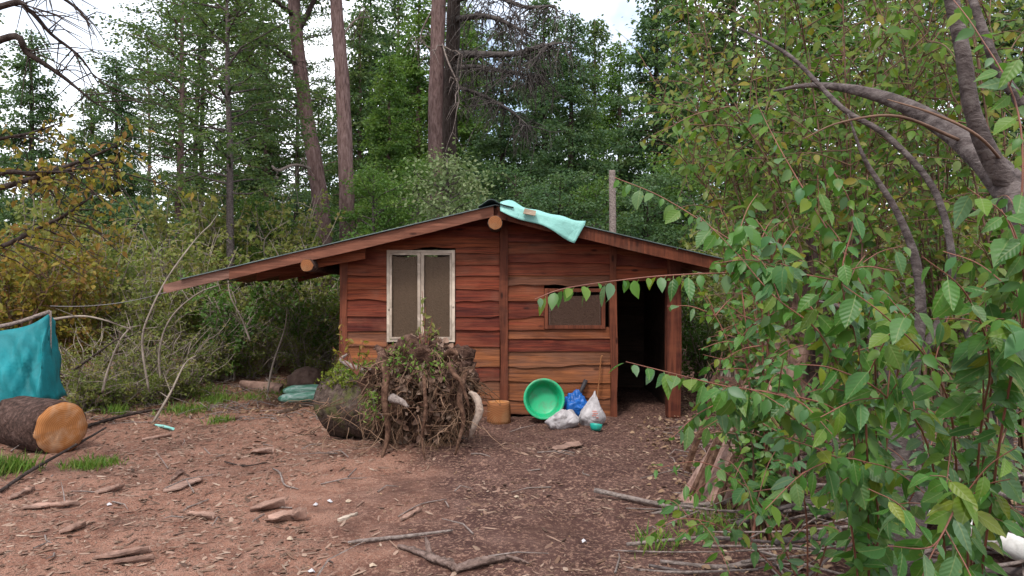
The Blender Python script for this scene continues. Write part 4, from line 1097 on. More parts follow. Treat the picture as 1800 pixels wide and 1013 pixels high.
mb = MB(); pb0 = P(-340, 556, 7.66); pb1 = P(88, 548, 8.16); mb.tube(smooth_path([pb0, P(-150, 585, 7.85), P(0, 574, 8.05), pb1], 5), .022, 8)
o = mb.build('ridge_pole', M['dead'], sh, True); o.location = -Vector(sh.location)
mb = MB(); g0 = Vector((pb1.x, pb1.y, gz(pb1.x, pb1.y) - .1)); mb.tube([g0, (g0 + pb1) / 2, pb1 + Vector((0, 0, .01))], .016, 8)
o = mb.build('upright_pole', M['dead'], sh, True); o.location = -Vector(sh.location)
mb = MB(); w0 = P(88, 538, 8.16); w1 = P(292, 514, 8.85); mb.tube([w0 + (w1 - w0) * t + Vector((0, 0, -.06 * 4 * t * (1 - t))) for t in np.linspace(0, 1, 14)], .004, 5)
tag(mb.build('rope_line', M['rope']), 'thin grey line strung from the tarp pole to the roof tip', 'rope')

# ------------------------------------------------------------------ odds and ends in the clearing
b0, b1 = G(424, 688), G(494, 692); ln = b1 - b0; mb = MB(); k = 18; v = []; q = []
for j in range(6):
    t = j / 5; c_ = b0 + ln * t + Vector((0, .05, .075 - .015 * t))
    for i in range(k):
        an = 2 * pi * i / k; rr_ = .085 * (1 + .08 * sin(3 * an + j)); v.append(c_ + Vector((0.02 * sin(an * 2 + j), cos(an) * rr_, sin(an) * rr_)))
for j in range(5):
    for i in range(k): q.append((j*k+i, j*k+(i+1)%k, (j+1)*k+(i+1)%k, (j+1)*k+i))
mb.add([tuple(x) for x in v], q=q); o = mb.build('hollow_bark_roll', M['bark_piece'], None, True); sm = o.modifiers.new('thickness', 'SOLIDIFY'); sm.thickness = .02
tag(o, 'hollow brown roll of bark lying on the grassy edge', 'bark')
for (pa, pb_, dz, lb) in [((498, 672), (568, 662), .10, 'upper of two long pale green plastic rolls beside the stump'), ((490, 682), (570, 676), .06, 'lower of two long pale green plastic rolls beside the stump')]:
    A, B_ = G(*pa), G(*pb_); A.y = B_.y = 10.6 if dz > .08 else 10.35; A.x = (pa[0] - 900) / F * A.y; B_.x = (pb_[0] - 900) / F * B_.y
    A.z = gz(A.x, A.y) + dz; B_.z = gz(B_.x, B_.y) + dz + .04
    mb = MB(); ts = np.linspace(0, 1, 12); mb.tube([A + (B_ - A) * t for t in ts], .075 * np.array([.35, .75, .9, 1, .97, 1.02, 1, .98, 1, .95, .8, .4]), 14, jit=.06)
    o = mb.build('plastic_roll', M['roll'], None, True); tag(o, lb, 'plastic roll', 'pale green plastic rolls')
b = G(545, 660); o = lump('boulder', M['stone'], Vector((P(540, 650, 11.3).x, 11.3, gz(P(540, 650, 11.3).x, 11.3) + .1)), (.30, .25, .22), 5, .15, 2.2); tag(o, 'rounded brown boulder behind the green plastic rolls', 'boulder')

def slab(pa, pb_, w, th0, label, mat='bark_piece', name='bark_piece', cat='bark', group='bark pieces on the ground', curl=0.0, lift=.004):
    A, B_ = G(*pa), G(*pb_); ln = B_ - A; L = ln.length; d = ln.normalized(); s = Vector((-d.y, d.x, 0)).normalized()
    nL, nW = 9, 5; v = []; sd2 = rng.random() * 40
    for layer in (0, 1):
        for i in range(nL):
            t = i / (nL - 1)
            ww = w * (1 - .55 * abs(2 * t - 1) ** 3) * (1 + .5 * float(vnoise(np.array([t * 9 + sd2]), np.array([1.]), 81)[0]))
            for j in range(nW):
                u = j / (nW - 1) - .5
                o_ = .04 * L * float(vnoise(np.array([t * 3 + sd2]), np.array([u * 3.]), 82)[0])
                th = th0 * .55; z = lift + 1.5 * curl * (4 * u * u) * (.4 + t) + .3 * th * float(vnoise(np.array([t * 7 + sd2]), np.array([u * 5]), 83)[0]) + (th if layer else 0)
                p = d * ((t - .5) * L + o_ * (1 if i in (0, nL - 1) else .3)) + s * (u * ww) + Vector((0, 0, z)); v.append(tuple(p))
    N = nL * nW; q = []
    for i in range(nL - 1):
        for j in range(nW - 1):
            a_ = i * nW + j; q += [(a_, a_ + nW, a_ + nW + 1, a_ + 1), (N + a_, N + a_ + 1, N + a_ + nW + 1, N + a_ + nW)]
    for i in range(nL - 1):
        for j, fl in ((0, 0), (nW - 1, 1)):
            a_ = i * nW + j; q.append((a_, N + a_, N + a_ + nW, a_ + nW) if fl == 0 else (a_, a_ + nW, N + a_ + nW, N + a_))
    for j in range(nW - 1):
        for i in (0, nL - 1):
            a_ = i * nW + j; q.append((a_, a_ + 1, N + a_ + 1, N + a_))
    mb = MB(); mb.add(v, q=q); o = mb.build(name, M[mat]); o.location = (A + B_) / 2; return tag(o, label, cat, group)
slab((38, 898), (138, 890), .09, .02, 'long flat bark slab at the far left of the dirt', curl=.012)
slab((290, 866), (352, 846), .10, .02, 'grey-brown board-like bark slab on the pale dirt', curl=.004)
slab((440, 900), (500, 893), .10, .014, 'curled bark piece behind the jagged one', curl=.03)
slab((468, 918), (538, 916), .15, .016, 'jagged curled bark plate with lifted corner in the foreground', curl=.035)
slab((975, 792), (1022, 783), .13, .016, 'flat torn bark plate on the path below the sacks', curl=.012)
slab((443, 797), (480, 797), .09, .02, 'small rounded bark piece midway to the stump', curl=.02)
slab((488, 728), (560, 706), .20, .02, 'dark flat board lying beside the mossy trunk', 'plank_dark', 'loose_board', 'board', None, .0)
slab((595, 918), (628, 906), .035, .03, 'short pale stub of wood near the white scraps', 'cream', 'wood_stub', 'wood')
slab((165, 985), (262, 972), .06, .025, 'dark splintered bark strip at the bottom of the dirt', curl=.01)
slab((200, 992), (270, 986), .04, .02, 'thin bark sliver just below the splintered strip', curl=.01)
slab((300, 848), (322, 830), .05, .018, 'little bark chip lying above the board-like slab', curl=.01)
slab((15, 880), (60, 862), .06, .02, 'bark strip under the long dark pole', curl=.01)
slab((170, 868), (215, 860), .07, .02, 'bark piece between the grass tuft and the flat slab', curl=.015)
slab((705, 912), (740, 898), .035, .02, 'twisted bark sliver right of the white scraps', curl=.01)
slab((330, 905), (375, 915), .06, .018, 'bark flake in the middle of the pale dirt', curl=.015)
slab((105, 940), (150, 930), .06, .018, 'bark flake below the long flat slab', curl=.015)
slab((375, 745), (425, 738), .07, .02, 'bark strip in front of the hollow bark roll', curl=.01)
slab((250, 775), (300, 768), .06, .02, 'bark strip beside the pale cloth scrap', curl=.01)
slab((272, 748), (304, 758), .06, .008, 'crumpled pale turquoise scrap on the dirt behind the sticks', 'tarp_green', 'cloth_scrap', 'scrap', None, .012)

def stick(pts, rr, label, mat='dead', name='stick', group='sticks on the ground', lift=.0, cat='stick'):
    mb = MB(); g = []
    for (px, py, h) in pts:
        p = G(px, py); p.z += h; g.append(p)
    p = smooth_path(g, 6); mb.tube(p, lerp_r(rr, len(p)), 8, jit=.12, lump=.08); o = mb.build(name, M[mat], None, True); return tag(o, label, cat, group)
stick([(612, 958, .015), (650, 955, .02), (720, 948, .02), (796, 938, .02)], [.008, .012, .011, .007], 'long straight thin grey stick lying across the foreground')
drift = empty('driftwood', G(800, 995), 0, 'gnarled grey forked dead branch at the bottom of the picture', 'branch')
for pts, rr in (([(700, 966, .02), (730, 975, .02), (762, 987, .03), (790, 1000, .025), (800, 1008, .02)], [.012, .022, .026, .028, .02]),
                ([(800, 1008, .02), (830, 1000, .025), (862, 992, .025), (890, 988, .02)], [.022, .026, .022, .012]),
                ([(758, 986, .03), (752, 975, .06), (748, 968, .08)], [.016, .012, .005]), ([(890, 988, .03), (912, 990, .02), (930, 994, .01)], [.012, .01, .005])):
    mb = MB(); g = []
    for (px, py, h) in pts: 
        p = G(px, py); p.z += h; g.append(p - drift.location)
    p = smooth_path(g, 6); mb.tube(p, lerp_r(rr, len(p)), 10, jit=.22, lump=.3); mb.build('branch', M['drift'], drift, True)
stick([(0, 868, .02), (60, 835, .05), (130, 795, .06), (186, 758, .05)], [.014, .014, .013, .010], 'long dark pole lying in front of the sawn log', 'bark_dark', 'loose_pole', 'sticks on the ground', 0, 'pole')
stick([(480, 826, .01), (492, 842, .05), (500, 856, .02), (524, 862, .01)], [.006, .008, .007, .004], 'small bent twig left of the root plate')
stick([(828, 796, .01), (845, 800, .01), (862, 806, .01)], [.007, .006, .004], 'straight twig beside the pale curved root')
stick([(130, 760, .02), (200, 742, .04), (270, 726, .03), (330, 720, .02)], [.018, .02, .016, .008], 'dark branch lying behind the cut face of the log', 'bark_dark')
stick([(20, 800, .04), (45, 785, .05), (72, 770, .06)], [.008, .008, .006], 'pale twig leaning on the side of the felled log')
stick([(160, 720, .05), (240, 712, .06), (300, 706, .04)], [.012, .014, .008], 'brown branch along the foot of the thicket', 'bark_dark')
stick([(700, 908, .01), (740, 890, .015), (785, 880, .01)], [.004, .005, .003], 'fine twig on the dark soil in front of the root plate')
stick([(395, 815, .01), (430, 822, .015), (470, 815, .01)], [.006, .007, .004], 'thin brown twig on the pale dirt', 'bark_dark')
# pale curved stems standing in the thicket
for k, (pts, lb) in enumerate([
    ([(262, 690, 9.6), (250, 600, 9.6), (268, 540, 9.6), (300, 480, 9.7), (345, 420, 9.9), (370, 395, 10)], 'pale curved stem crossing the roof tip'),
    ([(285, 690, 9.9), (280, 620, 9.9), (300, 560, 9.9), (350, 515, 9.9), (410, 495, 10)], 'pale stem arching under the roof overhang'),
    ([(180, 690, 9.2), (190, 650, 9.2), (210, 600, 9.2), (230, 575, 9.3)], 'short pale stem leaning beside the tarp'),
    ([(268, 745, 8.8), (300, 690, 8.9), (325, 640, 9.2), (345, 625, 9.3)], 'pale bent stick leaning at the thicket edge'),
    ([(130, 650, 9.3), (170, 622, 9.3), (205, 598, 9.3), (235, 590, 9.4)], 'dark slanting branch right of the tarp'),
    ([(440, 600, 10.6), (425, 560, 10.6), (405, 520, 10.6), (400, 480, 10.6)], 'grey stem slanting below the weathered roof end'),
    ([(470, 690, 10.8), (480, 640, 10.8), (500, 580, 10.8), (505, 540, 10.8)], 'grey upright stem below the log end'),
    ([(90, 562, 8.9), (140, 556, 9), (180, 562, 9), (230, 580, 9.2)], 'pale arching twig above the tarp shelter')]):
    p = smooth_path([P(*c) for c in pts], 6); mb = MB(); mb.tube(p, np.linspace(.017, .006, len(p)), 7, jit=.08)
    for j in range(5):
        q0 = p[rng.integers(3, len(p))]; d = rdir(1)[0] * (.5, .5, .3) + np.array([0, 0, .2]); mb.tube(np.array([q0, q0 + d * .3, q0 + d * .5]), [.005, .004, .002], 4, cap=False)
    o = mb.build('bare_stem', M['twig' if k != 4 else 'bark_dark'], None, True); tag(o, lb, 'stem', 'bare stems in the thicket')

# white scraps
for k, (px, py, lb) in enumerate([(555, 890, 'bright white scrap on the dark soil'), (580, 884, 'smaller white scrap next to the bright one'), (612, 884, 'greyish torn scrap near the wood stub'), (192, 890, 'white feather-like scrap on the pale dirt'), (510, 950, 'pale wood chip before the jagged bark'),
                                  (655, 998, 'tan dry leaf at the bottom beside the driftwood'), (548, 1008, 'whitish scrap at the bottom edge'), (908, 876, 'pale dry leaf on the path'), (1026, 955, 'tiny white fleck on the path')]):
    mb = MB(); c = G(px, py); k_ = 6; mb.add([(.022 * cos(t) * rng.uniform(.5, 1.2),   .02 * sin(t) * rng.uniform(.5, 1.2), .004 + .015 * rng.random()) for t in np.arange(k_) * 2 * pi / k_] + [(0, 0, .028)], t=[(i, (i + 1) % k_, k_) for i in range(k_)])
    o = mb.build('scrap', M['white_scrap'] if k in (0, 1, 3, 6, 8) else M['block']); o.location = c; tag(o, lb, 'scrap', 'scraps on the ground'); sm = o.modifiers.new('thickness', 'SOLIDIFY'); sm.thickness = .003

# ------------------------------------------------------------------ litter on the ground (nobody could count it)
def on_ground(n, x0, x1, y0, y1, dens=None):
    x = rng.uniform(x0, x1, n); y = y0 + (y1 - y0) * rng.random(n)
    if dens is not None:
        k = rng.random(n) < dens(x, y); x, y = x[k], y[k]
    return np.stack([x, y, ground_z(x, y)], -1)
def inside_cabin(x, y): return (x > X0 - .05) & (x < X4 + .05) & (y > YW - .05)
CH = np.array([(-.5, 0, 0), (-.2, .28, .02), (.35, .22, .0), (.5, -.05, .03), (.15, -.3, .0), (-.35, -.2, .02), (0, 0, .09)])
CH_T = np.array([(0, 6, 1), (1, 6, 2), (2, 6, 3), (3, 6, 4), (4, 6, 5), (5, 6, 0)])
mb = MB()
p = on_ground(46000, -5.6, 2.2, 3.2, 9.3, lambda x, y: np.clip(.05 + .75 * sstep(.2, -1.8, x) + .8 * vnoise(x * 1.3, y * 1.3, 91) + .5 * vnoise(x * 3.1, y * 3.1, 92), .03, 1))
k = len(p); leaves(mb, p + (0, 0, .003), rdir(k) * (1, 1, .12), rdir(k) * .3 + (0, 0, 1), .010 + .045 * rng.random(k) ** 5, CH, CH_T, rng.uniform(.8, 2.6, k))
p = on_ground(1100, -5.6, .6, 3.2, 9.5, lambda x, y: np.clip(.2 + .8 * sstep(.0, -2.5, x), 0, 1))
k = len(p); d = rdir(k) * (1, .35, .08)                                # elongated bark slivers
leaves(mb, p + (0, 0, .006), d, rdir(k) * .25 + (0, 0, 1), rng.uniform(.015, .035, k), CH * (1, 1, 1.6), CH_T, rng.uniform(2.5, 6, k))
tag(mb.build('bark_litter', M['chips']), 'bark chips and slivers strewn over the dirt', 'litter', None, 'stuff')
mb = MB()
p = on_ground(13000, .9, 6.5, 3.2, 12, lambda x, y: np.clip(sstep(.7, 1.6, x - .10 * (y - 4)) , 0, 1) * (1 - inside_cabin(x, y)))
k = len(p); leaves(mb, p + np.stack([0 * p[:, 0], 0 * p[:, 0], .008 + .02 * rng.random(k)], -1), rdir(k) * (1, 1, .3), rdir(k) * .6 + (0, 0, 1), rng.uniform(.025, .065, k), OV_S, OV_ST)
p = on_ground(8000, -7.5, -1.6, 8.6, 13, lambda x, y: np.clip(sstep(8.7, 10, y - .2 * (x + 3)), 0, 1) * (1 - inside_cabin(x, y)))
k = len(p); leaves(mb, p + (0, 0, .012), rdir(k) * (1, 1, .3), rdir(k) * .6 + (0, 0, 1), rng.uniform(.025, .06, k), OV_S, OV_ST)
p = on_ground(350, -1.2, 1.5, 3.2, 8.9); k = len(p)
leaves(mb, p + (0, 0, .006), rdir(k) * (1, 1, .15), rdir(k) * .35 + (0, 0, 1), rng.uniform(.01, .028, k), OV_S, OV_ST)
tag(mb.build('leaf_litter', M['litter']), 'dry brown leaves covering the ground beneath the bushes', 'litter', None, 'stuff')
mb = MB()                                          # fine twigs under the bushes
p = on_ground(900, 1.0, 6, 3.0, 9, lambda x, y: sstep(.8, 1.8, x - .1 * (y - 4)) * (1 - inside_cabin(x, y)))
p = np.concatenate([p, on_ground(420, -6.5, -1.7, 8.8, 12), on_ground(60, -4, 1, 3.4, 8.8)])
for c in p:
    a = rng.random() * 2 * pi; L = rng.uniform(.12, .5); d = np.array([cos(a), sin(a), rng.normal(0, .18)]) * L
    mb.tube(np.array([c + (0, 0, .01), c + d * .5 + rng.normal(0, .02, 3) + (0, 0, .03), c + d + (0, 0, .02)]), [.006, .005, .002], 4, cap=False)
tag(mb.build('twig_litter', M['dead']), 'fine dead twigs scattered under the bushes', 'litter', None, 'stuff')
mb = MB()                                          # grass
for (px, py, rad, nb, h) in [(12, 832, .20, 420, .16), (165, 822, .20, 420, .10), (205, 728, .12, 200, .14), (328, 724, .28, 420, .11), (382, 708, .22, 360, .12), (385, 742, .14, 160, .09),
                             (440, 700, .22, 240, .09), (540, 684, .40, 700, .11), (480, 690, .25, 300, .10), (620, 690, .3, 300, .13), (360, 690, .3, 320, .12), (1270, 930, .25, 120, .14), (1150, 960, .15, 70, .12)]:
    c = np.array(G(px, py)); k = nb; o_ = rng.normal(0, rad * .55, (k, 2)); x, y = c[0] + o_[:, 0], c[1] + o_[:, 1]
    pos = np.stack([x, y, ground_z(x, y) - .005], -1); d = rdir(k) * .55 + (0, 0, 1)
    leaves(mb, pos, d, rdir(k) + (0, -.3, 0), h * rng.uniform(.5, 1.3, k), KITE, KITE_Q, np.full(k, .10 / h * .09 + .05))
tag(mb.build('grass', M['grass']), 'tufts of short green grass in the clearing', 'grass', None, 'stuff')

# ------------------------------------------------------------------ foreground right: broken trunk, saplings, grey forked tree
sb = Vector((1.55, 5.35, 0)); sb.z = gz(sb.x, sb.y) - .08
sn = empty('broken_trunk', sb, 0, 'broken leaning dead trunk, pale split wood on one side, behind the leaves', 'tree trunk')
v = []; q = []; nr_, k = 14, 28; top = np.array(P(1462, 470, 5.5) - sb)
for j in range(nr_):
    t = j / (nr_ - 1)
    for i in range(k):
        an = 2 * pi * i / k; rr_ = (.27 - .06 * t + .10 * (1 - t) ** 4 * (1 + .5 * sin(5 * an))) * (1 + .05 * sin(7 * an + 1) + .03 * rng.normal())
        z = t * top[2] * (1 + (.10 * sin(4 * an) + .09 * sin(11 * an) + .05 * rng.normal()) * t ** 4)
        v.append((top[0] * t + cos(an) * rr_, top[1] * t + sin(an) * rr_, z))
q = [(j*k+i, j*k+(i+1)%k, (j+1)*k+(i+1)%k, (j+1)*k+i) for j in range(nr_-1) for i in range(k)]
v.append((top[0], top[1], top[2] * .8)); mb = MB(); mb.add(v, q=q, t=[((nr_-1)*k+i, (nr_-1)*k+(i+1)%k, len(v)-1) for i in range(k)])
mb.build('trunk', mat_snag(), sn, True)
for i in range(14):
    an = rng.uniform(2.2, 5.2); mb = MB(); p0 = np.array([cos(an) * .36, sin(an) * .36, rng.uniform(-.0, .3)]); d = np.array([top[0] * .5 + rng.normal(0, .08), top[1] * .3, rng.uniform(.4, .9)])
    mb.tube(np.array([p0, p0 + d * .5 + rng.normal(0, .02, 3), p0 + d]), [.03, .022, .006], 5, jit=.2); mb.build('splinter', M['root'], sn)

gt = empty('grey_forked_tree', Vector((2.42, 3.0, gz(2.42, 3.0) - .1)), 0, 'thick smooth grey trunk leaning in from the right edge and forking', 'tree')
def gpath(pts, rr, nm, mat, e, k=10, jit=.04):
    mb = MB(); p = smooth_path([Vector(c) - Vector(e.location) for c in pts], 6); mb.tube(p, lerp_r(rr, len(p)), k, jit=jit, lump=.03); return mb.build(nm, mat, e, True)
gpath([gt.location, Vector((2.5, 3.0, .8)), P(1900, 560, 3.05), P(1835, 430, 3.15), P(1775, 330, 3.25), P(1700, 255, 3.5), P(1610, 195, 3.8), P(1520, 162, 4.0), P(1430, 150, 4.3), P(1360, 160, 4.5)],
      [.13, .12, .105, .09, .074, .054, .042, .03, .015, .006], 'trunk', M['bark_grey'], gt, 18)
gpath([P(1785, 345, 3.24), P(1738, 270, 3.2), P(1708, 190, 3.15), P(1692, 90, 3.1), P(1665, -40, 3.1), P(1650, -160, 3.1)], [.05, .04, .033, .030, .028, .02], 'limb', M['bark_grey'], gt, 14)
gpath([P(1800, 190, 3.6), P(1760, 130, 3.6), P(1730, 60, 3.6), P(1690, -60, 3.7)], [.028, .026, .022, .018], 'limb', M['bark_grey'], gt)
gpath([P(1775, 300, 3.3), P(1720, 240, 3.0), P(1640, 200, 3.0), P(1560, 175, 3.1)], [.007, .006, .005, .002], 'limb', M['stem_brown'], gt, 6)
gpath([P(1690, 248, 3.5), P(1580, 205, 3.3), P(1480, 215, 3.2), P(1410, 245, 3.2)], [.008, .007, .005, .002], 'limb', M['stem_brown'], gt, 6)
ft = empty('forked_sapling', Vector((P(1590, 1013, 3.7).x, 3.7, gz(P(1590, 1013, 3.7).x, 3.7) - .1)), 0, 'slim grey-brown tree stem forking low in the right foreground', 'tree')
gpath([ft.location, P(1588, 960, 3.7), P(1582, 860, 3.7), P(1578, 760, 3.7), P(1578, 690, 3.7)], [.085, .072, .066, .064, .062], 'trunk', M['bark_grey'], ft, 14)
gpath([P(1578, 695, 3.7), P(1605, 645, 3.65), P(1640, 590, 3.6), P(1668, 520, 3.6), P(1672, 440, 3.6), P(1640, 330, 3.7), P(1560, 240, 3.8), P(1480, 190, 3.9), P(1390, 100, 4.1), P(1300, 50, 4.3)], [.042, .03, .024, .02, .018, .016, .015, .014, .011, .006], 'limb', M['bark_grey'], ft)
gpath([P(1578, 690, 3.7), P(1560, 640, 3.7), P(1530, 590, 3.75), P(1490, 545, 3.8), P(1440, 530, 3.9)], [.035, .026, .02, .014, .006], 'limb', M['bark_grey'], ft)
gpath([P(1600, 1010, 3.6), P(1615, 900, 3.6), P(1625, 800, 3.6), P(1605, 690, 3.6), P(1618, 560, 3.6), P(1610, 460, 3.6), P(1575, 370, 3.6), P(1520, 280, 3.6), P(1490, 200, 3.6)], [.05, .04, .034, .03, .026, .022, .016, .010, .003], 'stem', M['bark_grey'], ft)
ft2 = empty('grey_stem_tree', gp(1775, 4.6), 0, 'thin dark grey stem standing below the leaning grey trunk', 'tree')
gpath([gp(1775, 4.6), P(1770, 880, 4.6), P(1765, 760, 4.6), P(1745, 690, 4.6), P(1715, 620, 4.6), P(1690, 560, 4.6)], [.055, .05, .045, .04, .03, .015], 'trunk', M['bark_grey'], ft2)
gpath([P(1765, 780, 4.6), P(1790, 680, 4.5), P(1830, 560, 4.4)], [.035, .03, .02], 'limb', M['bark_grey'], ft2)

# white log and brush pile
lg = [G(1590, 905), G(1680, 945), G(1760, 985), G(1860, 1040)]
for c in lg: c.z += .09
mb = MB(); p = smooth_path(lg, 6); mb.tube(p, lerp_r([.055, .06, .06, .055], len(p)), 14, jit=.04); tag(mb.build('white_log', M['white_log'], None, True), 'bright white peeled log lying among brush in the lower right', 'log')
bp0 = G(1500, 960); bp = empty('brush_pile', bp0, 0, 'heap of dead grey sticks beneath the foreground leaves', 'brush pile')
for i in range(85):
    c = G(rng.uniform(1150, 1830), rng.uniform(850, 1030)); c.z += .03 + .16 * rng.random() * (c.x > 1.2)
    a = rng.normal(.15, .5) + (pi if rng.random() < .5 else 0); L = rng.uniform(.35, 1.1); d = Vector((cos(a), sin(a), rng.normal(0, .12))) * L
    c = c - bp0; p = smooth_path([c - d / 2, c + Vector(rng.normal(0, .03, 3)), c + d / 2], 4)
    r0 = rng.choice([.006, .009, .012, .02, .028], p=[.3, .3, .2, .12, .08]); mb = MB(); mb.tube(p, np.linspace(r0, r0 * .5, len(p)), 6, jit=.1)
    mb.build('stick', M['dead' if rng.random() < .75 else 'bark_grey'], bp, True)

# ------------------------------------------------------------------ broad-leaved bushes on the right
LEAFM = {}
def leaf_mesh(kind, i, mat):
    key = (kind, i, mat.name)
    if key not in LEAFM:
        r_ = np.random.default_rng(400 + i); t = OVATE.copy()
        t[:, 2] += (.12 - .45 * r_.random()) * t[:, 1] ** 2 + .25 * r_.normal() * t[:, 0] * t[:, 1] + .05 * np.sin(t[:, 1] * 6 + i) * np.abs(t[:, 0])
        t[:, 0] *= (.62 + .45 * r_.random()) if kind == 'broad' else .45
        t[:, 0] += .06 * np.sin(t[:, 1] * 3 + i)
        t = t + (0, .16, 0)
        pet = np.array([(-.012, 0, 0), (.012, 0, 0), (.012, .17, 0), (-.012, .17, 0)])
        LEAFM[key] = np_mesh('leaf', np.concatenate([t, pet]), [np.concatenate([OVATE_Q, [[18, 19, 20, 21]]])], mat, True)
    return LEAFM[key]

def bush(name, label, base, paths, leaf, spacing, mats, objs, kind='broad', group='broad-leaved bushes on the right', stem='stem_red', sub=0, sublen=.5, r0=.0055, hang=.6, start=.12, r1=.0014):
    """paths: world-space control points of leafy shoots; 'objs' largest leaves become parts, the rest one part"""
    base = Vector(base); e = empty(name, base, 0, label, 'bush', group)
    sm_ = MB(); recs = []
    allp = [(smooth_path([Vector(c) for c in pth], 7), 1.0, start) for pth in paths]
    for p, s, st in list(allp):
        for j in range(sub):
            t = rng.uniform(.2, .97 if sub > 8 else .68); i = int(t * (len(p) - 1)); q0 = p[i]; tg = p[min(i + 1, len(p) - 1)] - p[max(i - 1, 0)]; tg /= np.linalg.norm(tg) + 1e-9
            d = tg * .5 + rdir(1)[0] * .8 + np.array([.05, -.1, .05]); d /= np.linalg.norm(d); L = sublen * rng.uniform(.5, 1.2)
            allp.append((smooth_path([q0, q0 + d * L * .5 + np.array([0, 0, .03 * L]), q0 + d * L + np.array([0, 0, -.12 * L])], 5), .5, .1))
    for p, s, st in allp:
        sm_.tube(p, np.linspace(r0 * s, r1, len(p)), 6, cap=False)
        seg = np.linalg.norm(np.diff(p, axis=0), axis=1); cum = np.concatenate([[0], np.cumsum(seg)]); T_ = cum[-1]
        x = T_ * st + spacing * rng.random(); side = 1
        while x < T_:
            c = np.array([np.interp(x, cum, p[:, i]) for i in range(3)]); i = min(np.searchsorted(cum, x), len(p) - 1)
            tg = p[i] - p[max(i - 1, 0)]; tg = tg / (np.linalg.norm(tg) + 1e-9)
            sd_ = np.cross(tg, (0, 0, 1)); sd_ = sd_ / (np.linalg.norm(sd_) + 1e-6)
            d = tg * .35 + sd_ * side * (.6 + .4 * rng.random()) + np.array([0, 0, -hang * rng.uniform(.3, 1.9)]) + rdir(1)[0] * .3
            nr = np.array([0, 0, .8]) + rdir(1)[0] * .7 + np.array([0, -.8, 0])
            sz = leaf * rng.uniform(.45, 1.3) * (1 - .25 * (x / T_))
            recs.append((c, d, nr, sz)); side = -side; x += spacing * rng.uniform(.6, 1.4)
    sm_.v = [v_ - np.array(base) for v_ in sm_.v]; sm_.build('stem', M[stem], e, True)
    cp = np.array([0, 0, CAM_H])
    def seen(r):
        c = r[0]; return abs(c[0] / max(c[1], .1)) < .70 and abs((c[2] - CAM_H) / max(c[1], .1)) < .40
    recs.sort(key=lambda r: -(r[3] / max(.3, np.linalg.norm(r[0] - cp))) if seen(r) else 1)
    for r in recs[:objs]:
        c, d, nr, sz = r; R = frames(d[None], nr[None])[0]
        o = link('leaf', leaf_mesh(kind, int(rng.integers(0, 7)), mats), e)
        m4 = Matrix([[*(R[i] * sz), (c - np.array(base))[i]] for i in range(3)] + [[0, 0, 0, 1]]); o.matrix_local = m4
    rest = recs[objs:]
    if rest:
        mb = MB(); leaves(mb, np.array([r[0] for r in rest]) - np.array(base), np.array([r[1] for r in rest]), np.array([r[2] for r in rest]), np.array([r[3] for r in rest]), OVATE + (0, .1, 0), OVATE_Q)
        o = mb.build('foliage', mats, e, True); o['kind'] = 'stuff'
    return len(recs)

def gb(px, D): x = (px - 900) / F * D; return Vector((x, D, gz(x, D)))
tot = {}
# nearest bush: long red shoots reaching left across the cabin
b = gb(1530, 3.0)
tot['a'] = bush('leafy_bush', 'foremost bush with long arching red shoots reaching across the cabin wall', b, [
    [b, P(1560, 760, 2.9), P(1580, 620, 2.85), P(1530, 520, 2.8), P(1420, 484, 2.75), P(1300, 480, 2.7), P(1180, 484, 2.65), P(1080, 494, 2.6), P(990, 508, 2.55), P(940, 526, 2.52)],
    [b, P(1540, 800, 2.8), P(1470, 722, 2.65), P(1380, 694, 2.55), P(1280, 680, 2.5), P(1180, 656, 2.45), P(1100, 636, 2.4)],
    [b, P(1520, 850, 2.8), P(1500, 700, 2.7), P(1440, 560, 2.7), P(1350, 470, 2.8), P(1250, 400, 2.9), P(1160, 345, 3.0), P(1080, 312, 3.1)],
    [b, P(1500, 760, 2.7), P(1450, 600, 2.6), P(1360, 520, 2.6), P(1290, 440, 2.7), P(1230, 380, 2.8)],
    [b, P(1480, 840, 2.7), P(1400, 740, 2.6), P(1320, 700, 2.55), P(1240, 720, 2.5), P(1180, 770, 2.45)],
    [b, P(1540, 720, 2.8), P(1520, 520, 2.7), P(1440, 380, 2.8), P(1370, 260, 2.9), P(1330, 180, 3.0)],
    [b, P(1520, 700, 2.6), P(1480, 500, 2.5), P(1500, 380, 2.5), P(1460, 290, 2.5)],
    [b, P(1540, 860, 2.7), P(1460, 800, 2.5), P(1380, 770, 2.45)]], .090, .025, M['leaf_near'], 298, sub=5, sublen=.28, hang=1.0, r0=.0045)
b = gb(1690, 2.75)
tot['b'] = bush('leafy_bush', 'close bush with the largest broad leaves at the right edge', b, [
    [b, P(1680, 800, 2.4), P(1640, 650, 2.2), P(1560, 560, 2.1), P(1480, 500, 2.1)],
    [b, P(1720, 800, 2.3), P(1740, 640, 2.1), P(1700, 520, 1.95), P(1620, 450, 1.9)],
    [b, P(1760, 760, 2.2), P(1800, 560, 2.0), P(1780, 400, 1.95), P(1700, 330, 1.95)],
    [b, P(1640, 820, 2.4), P(1560, 700, 2.2), P(1470, 650, 2.2), P(1400, 640, 2.2)],
    [b, P(1740, 700, 2.3), P(1790, 420, 2.1), P(1790, 200, 2.1), P(1720, 60, 2.2), P(1660, -20, 2.3)],
    [b, P(1700, 900, 2.2), P(1640, 960, 2.0), P(1560, 960, 1.95)]], .10, .036, M['leaf_near'], 290, sub=7, sublen=.30, hang=.8, r0=.0045)
b = gb(1420, 3.7)
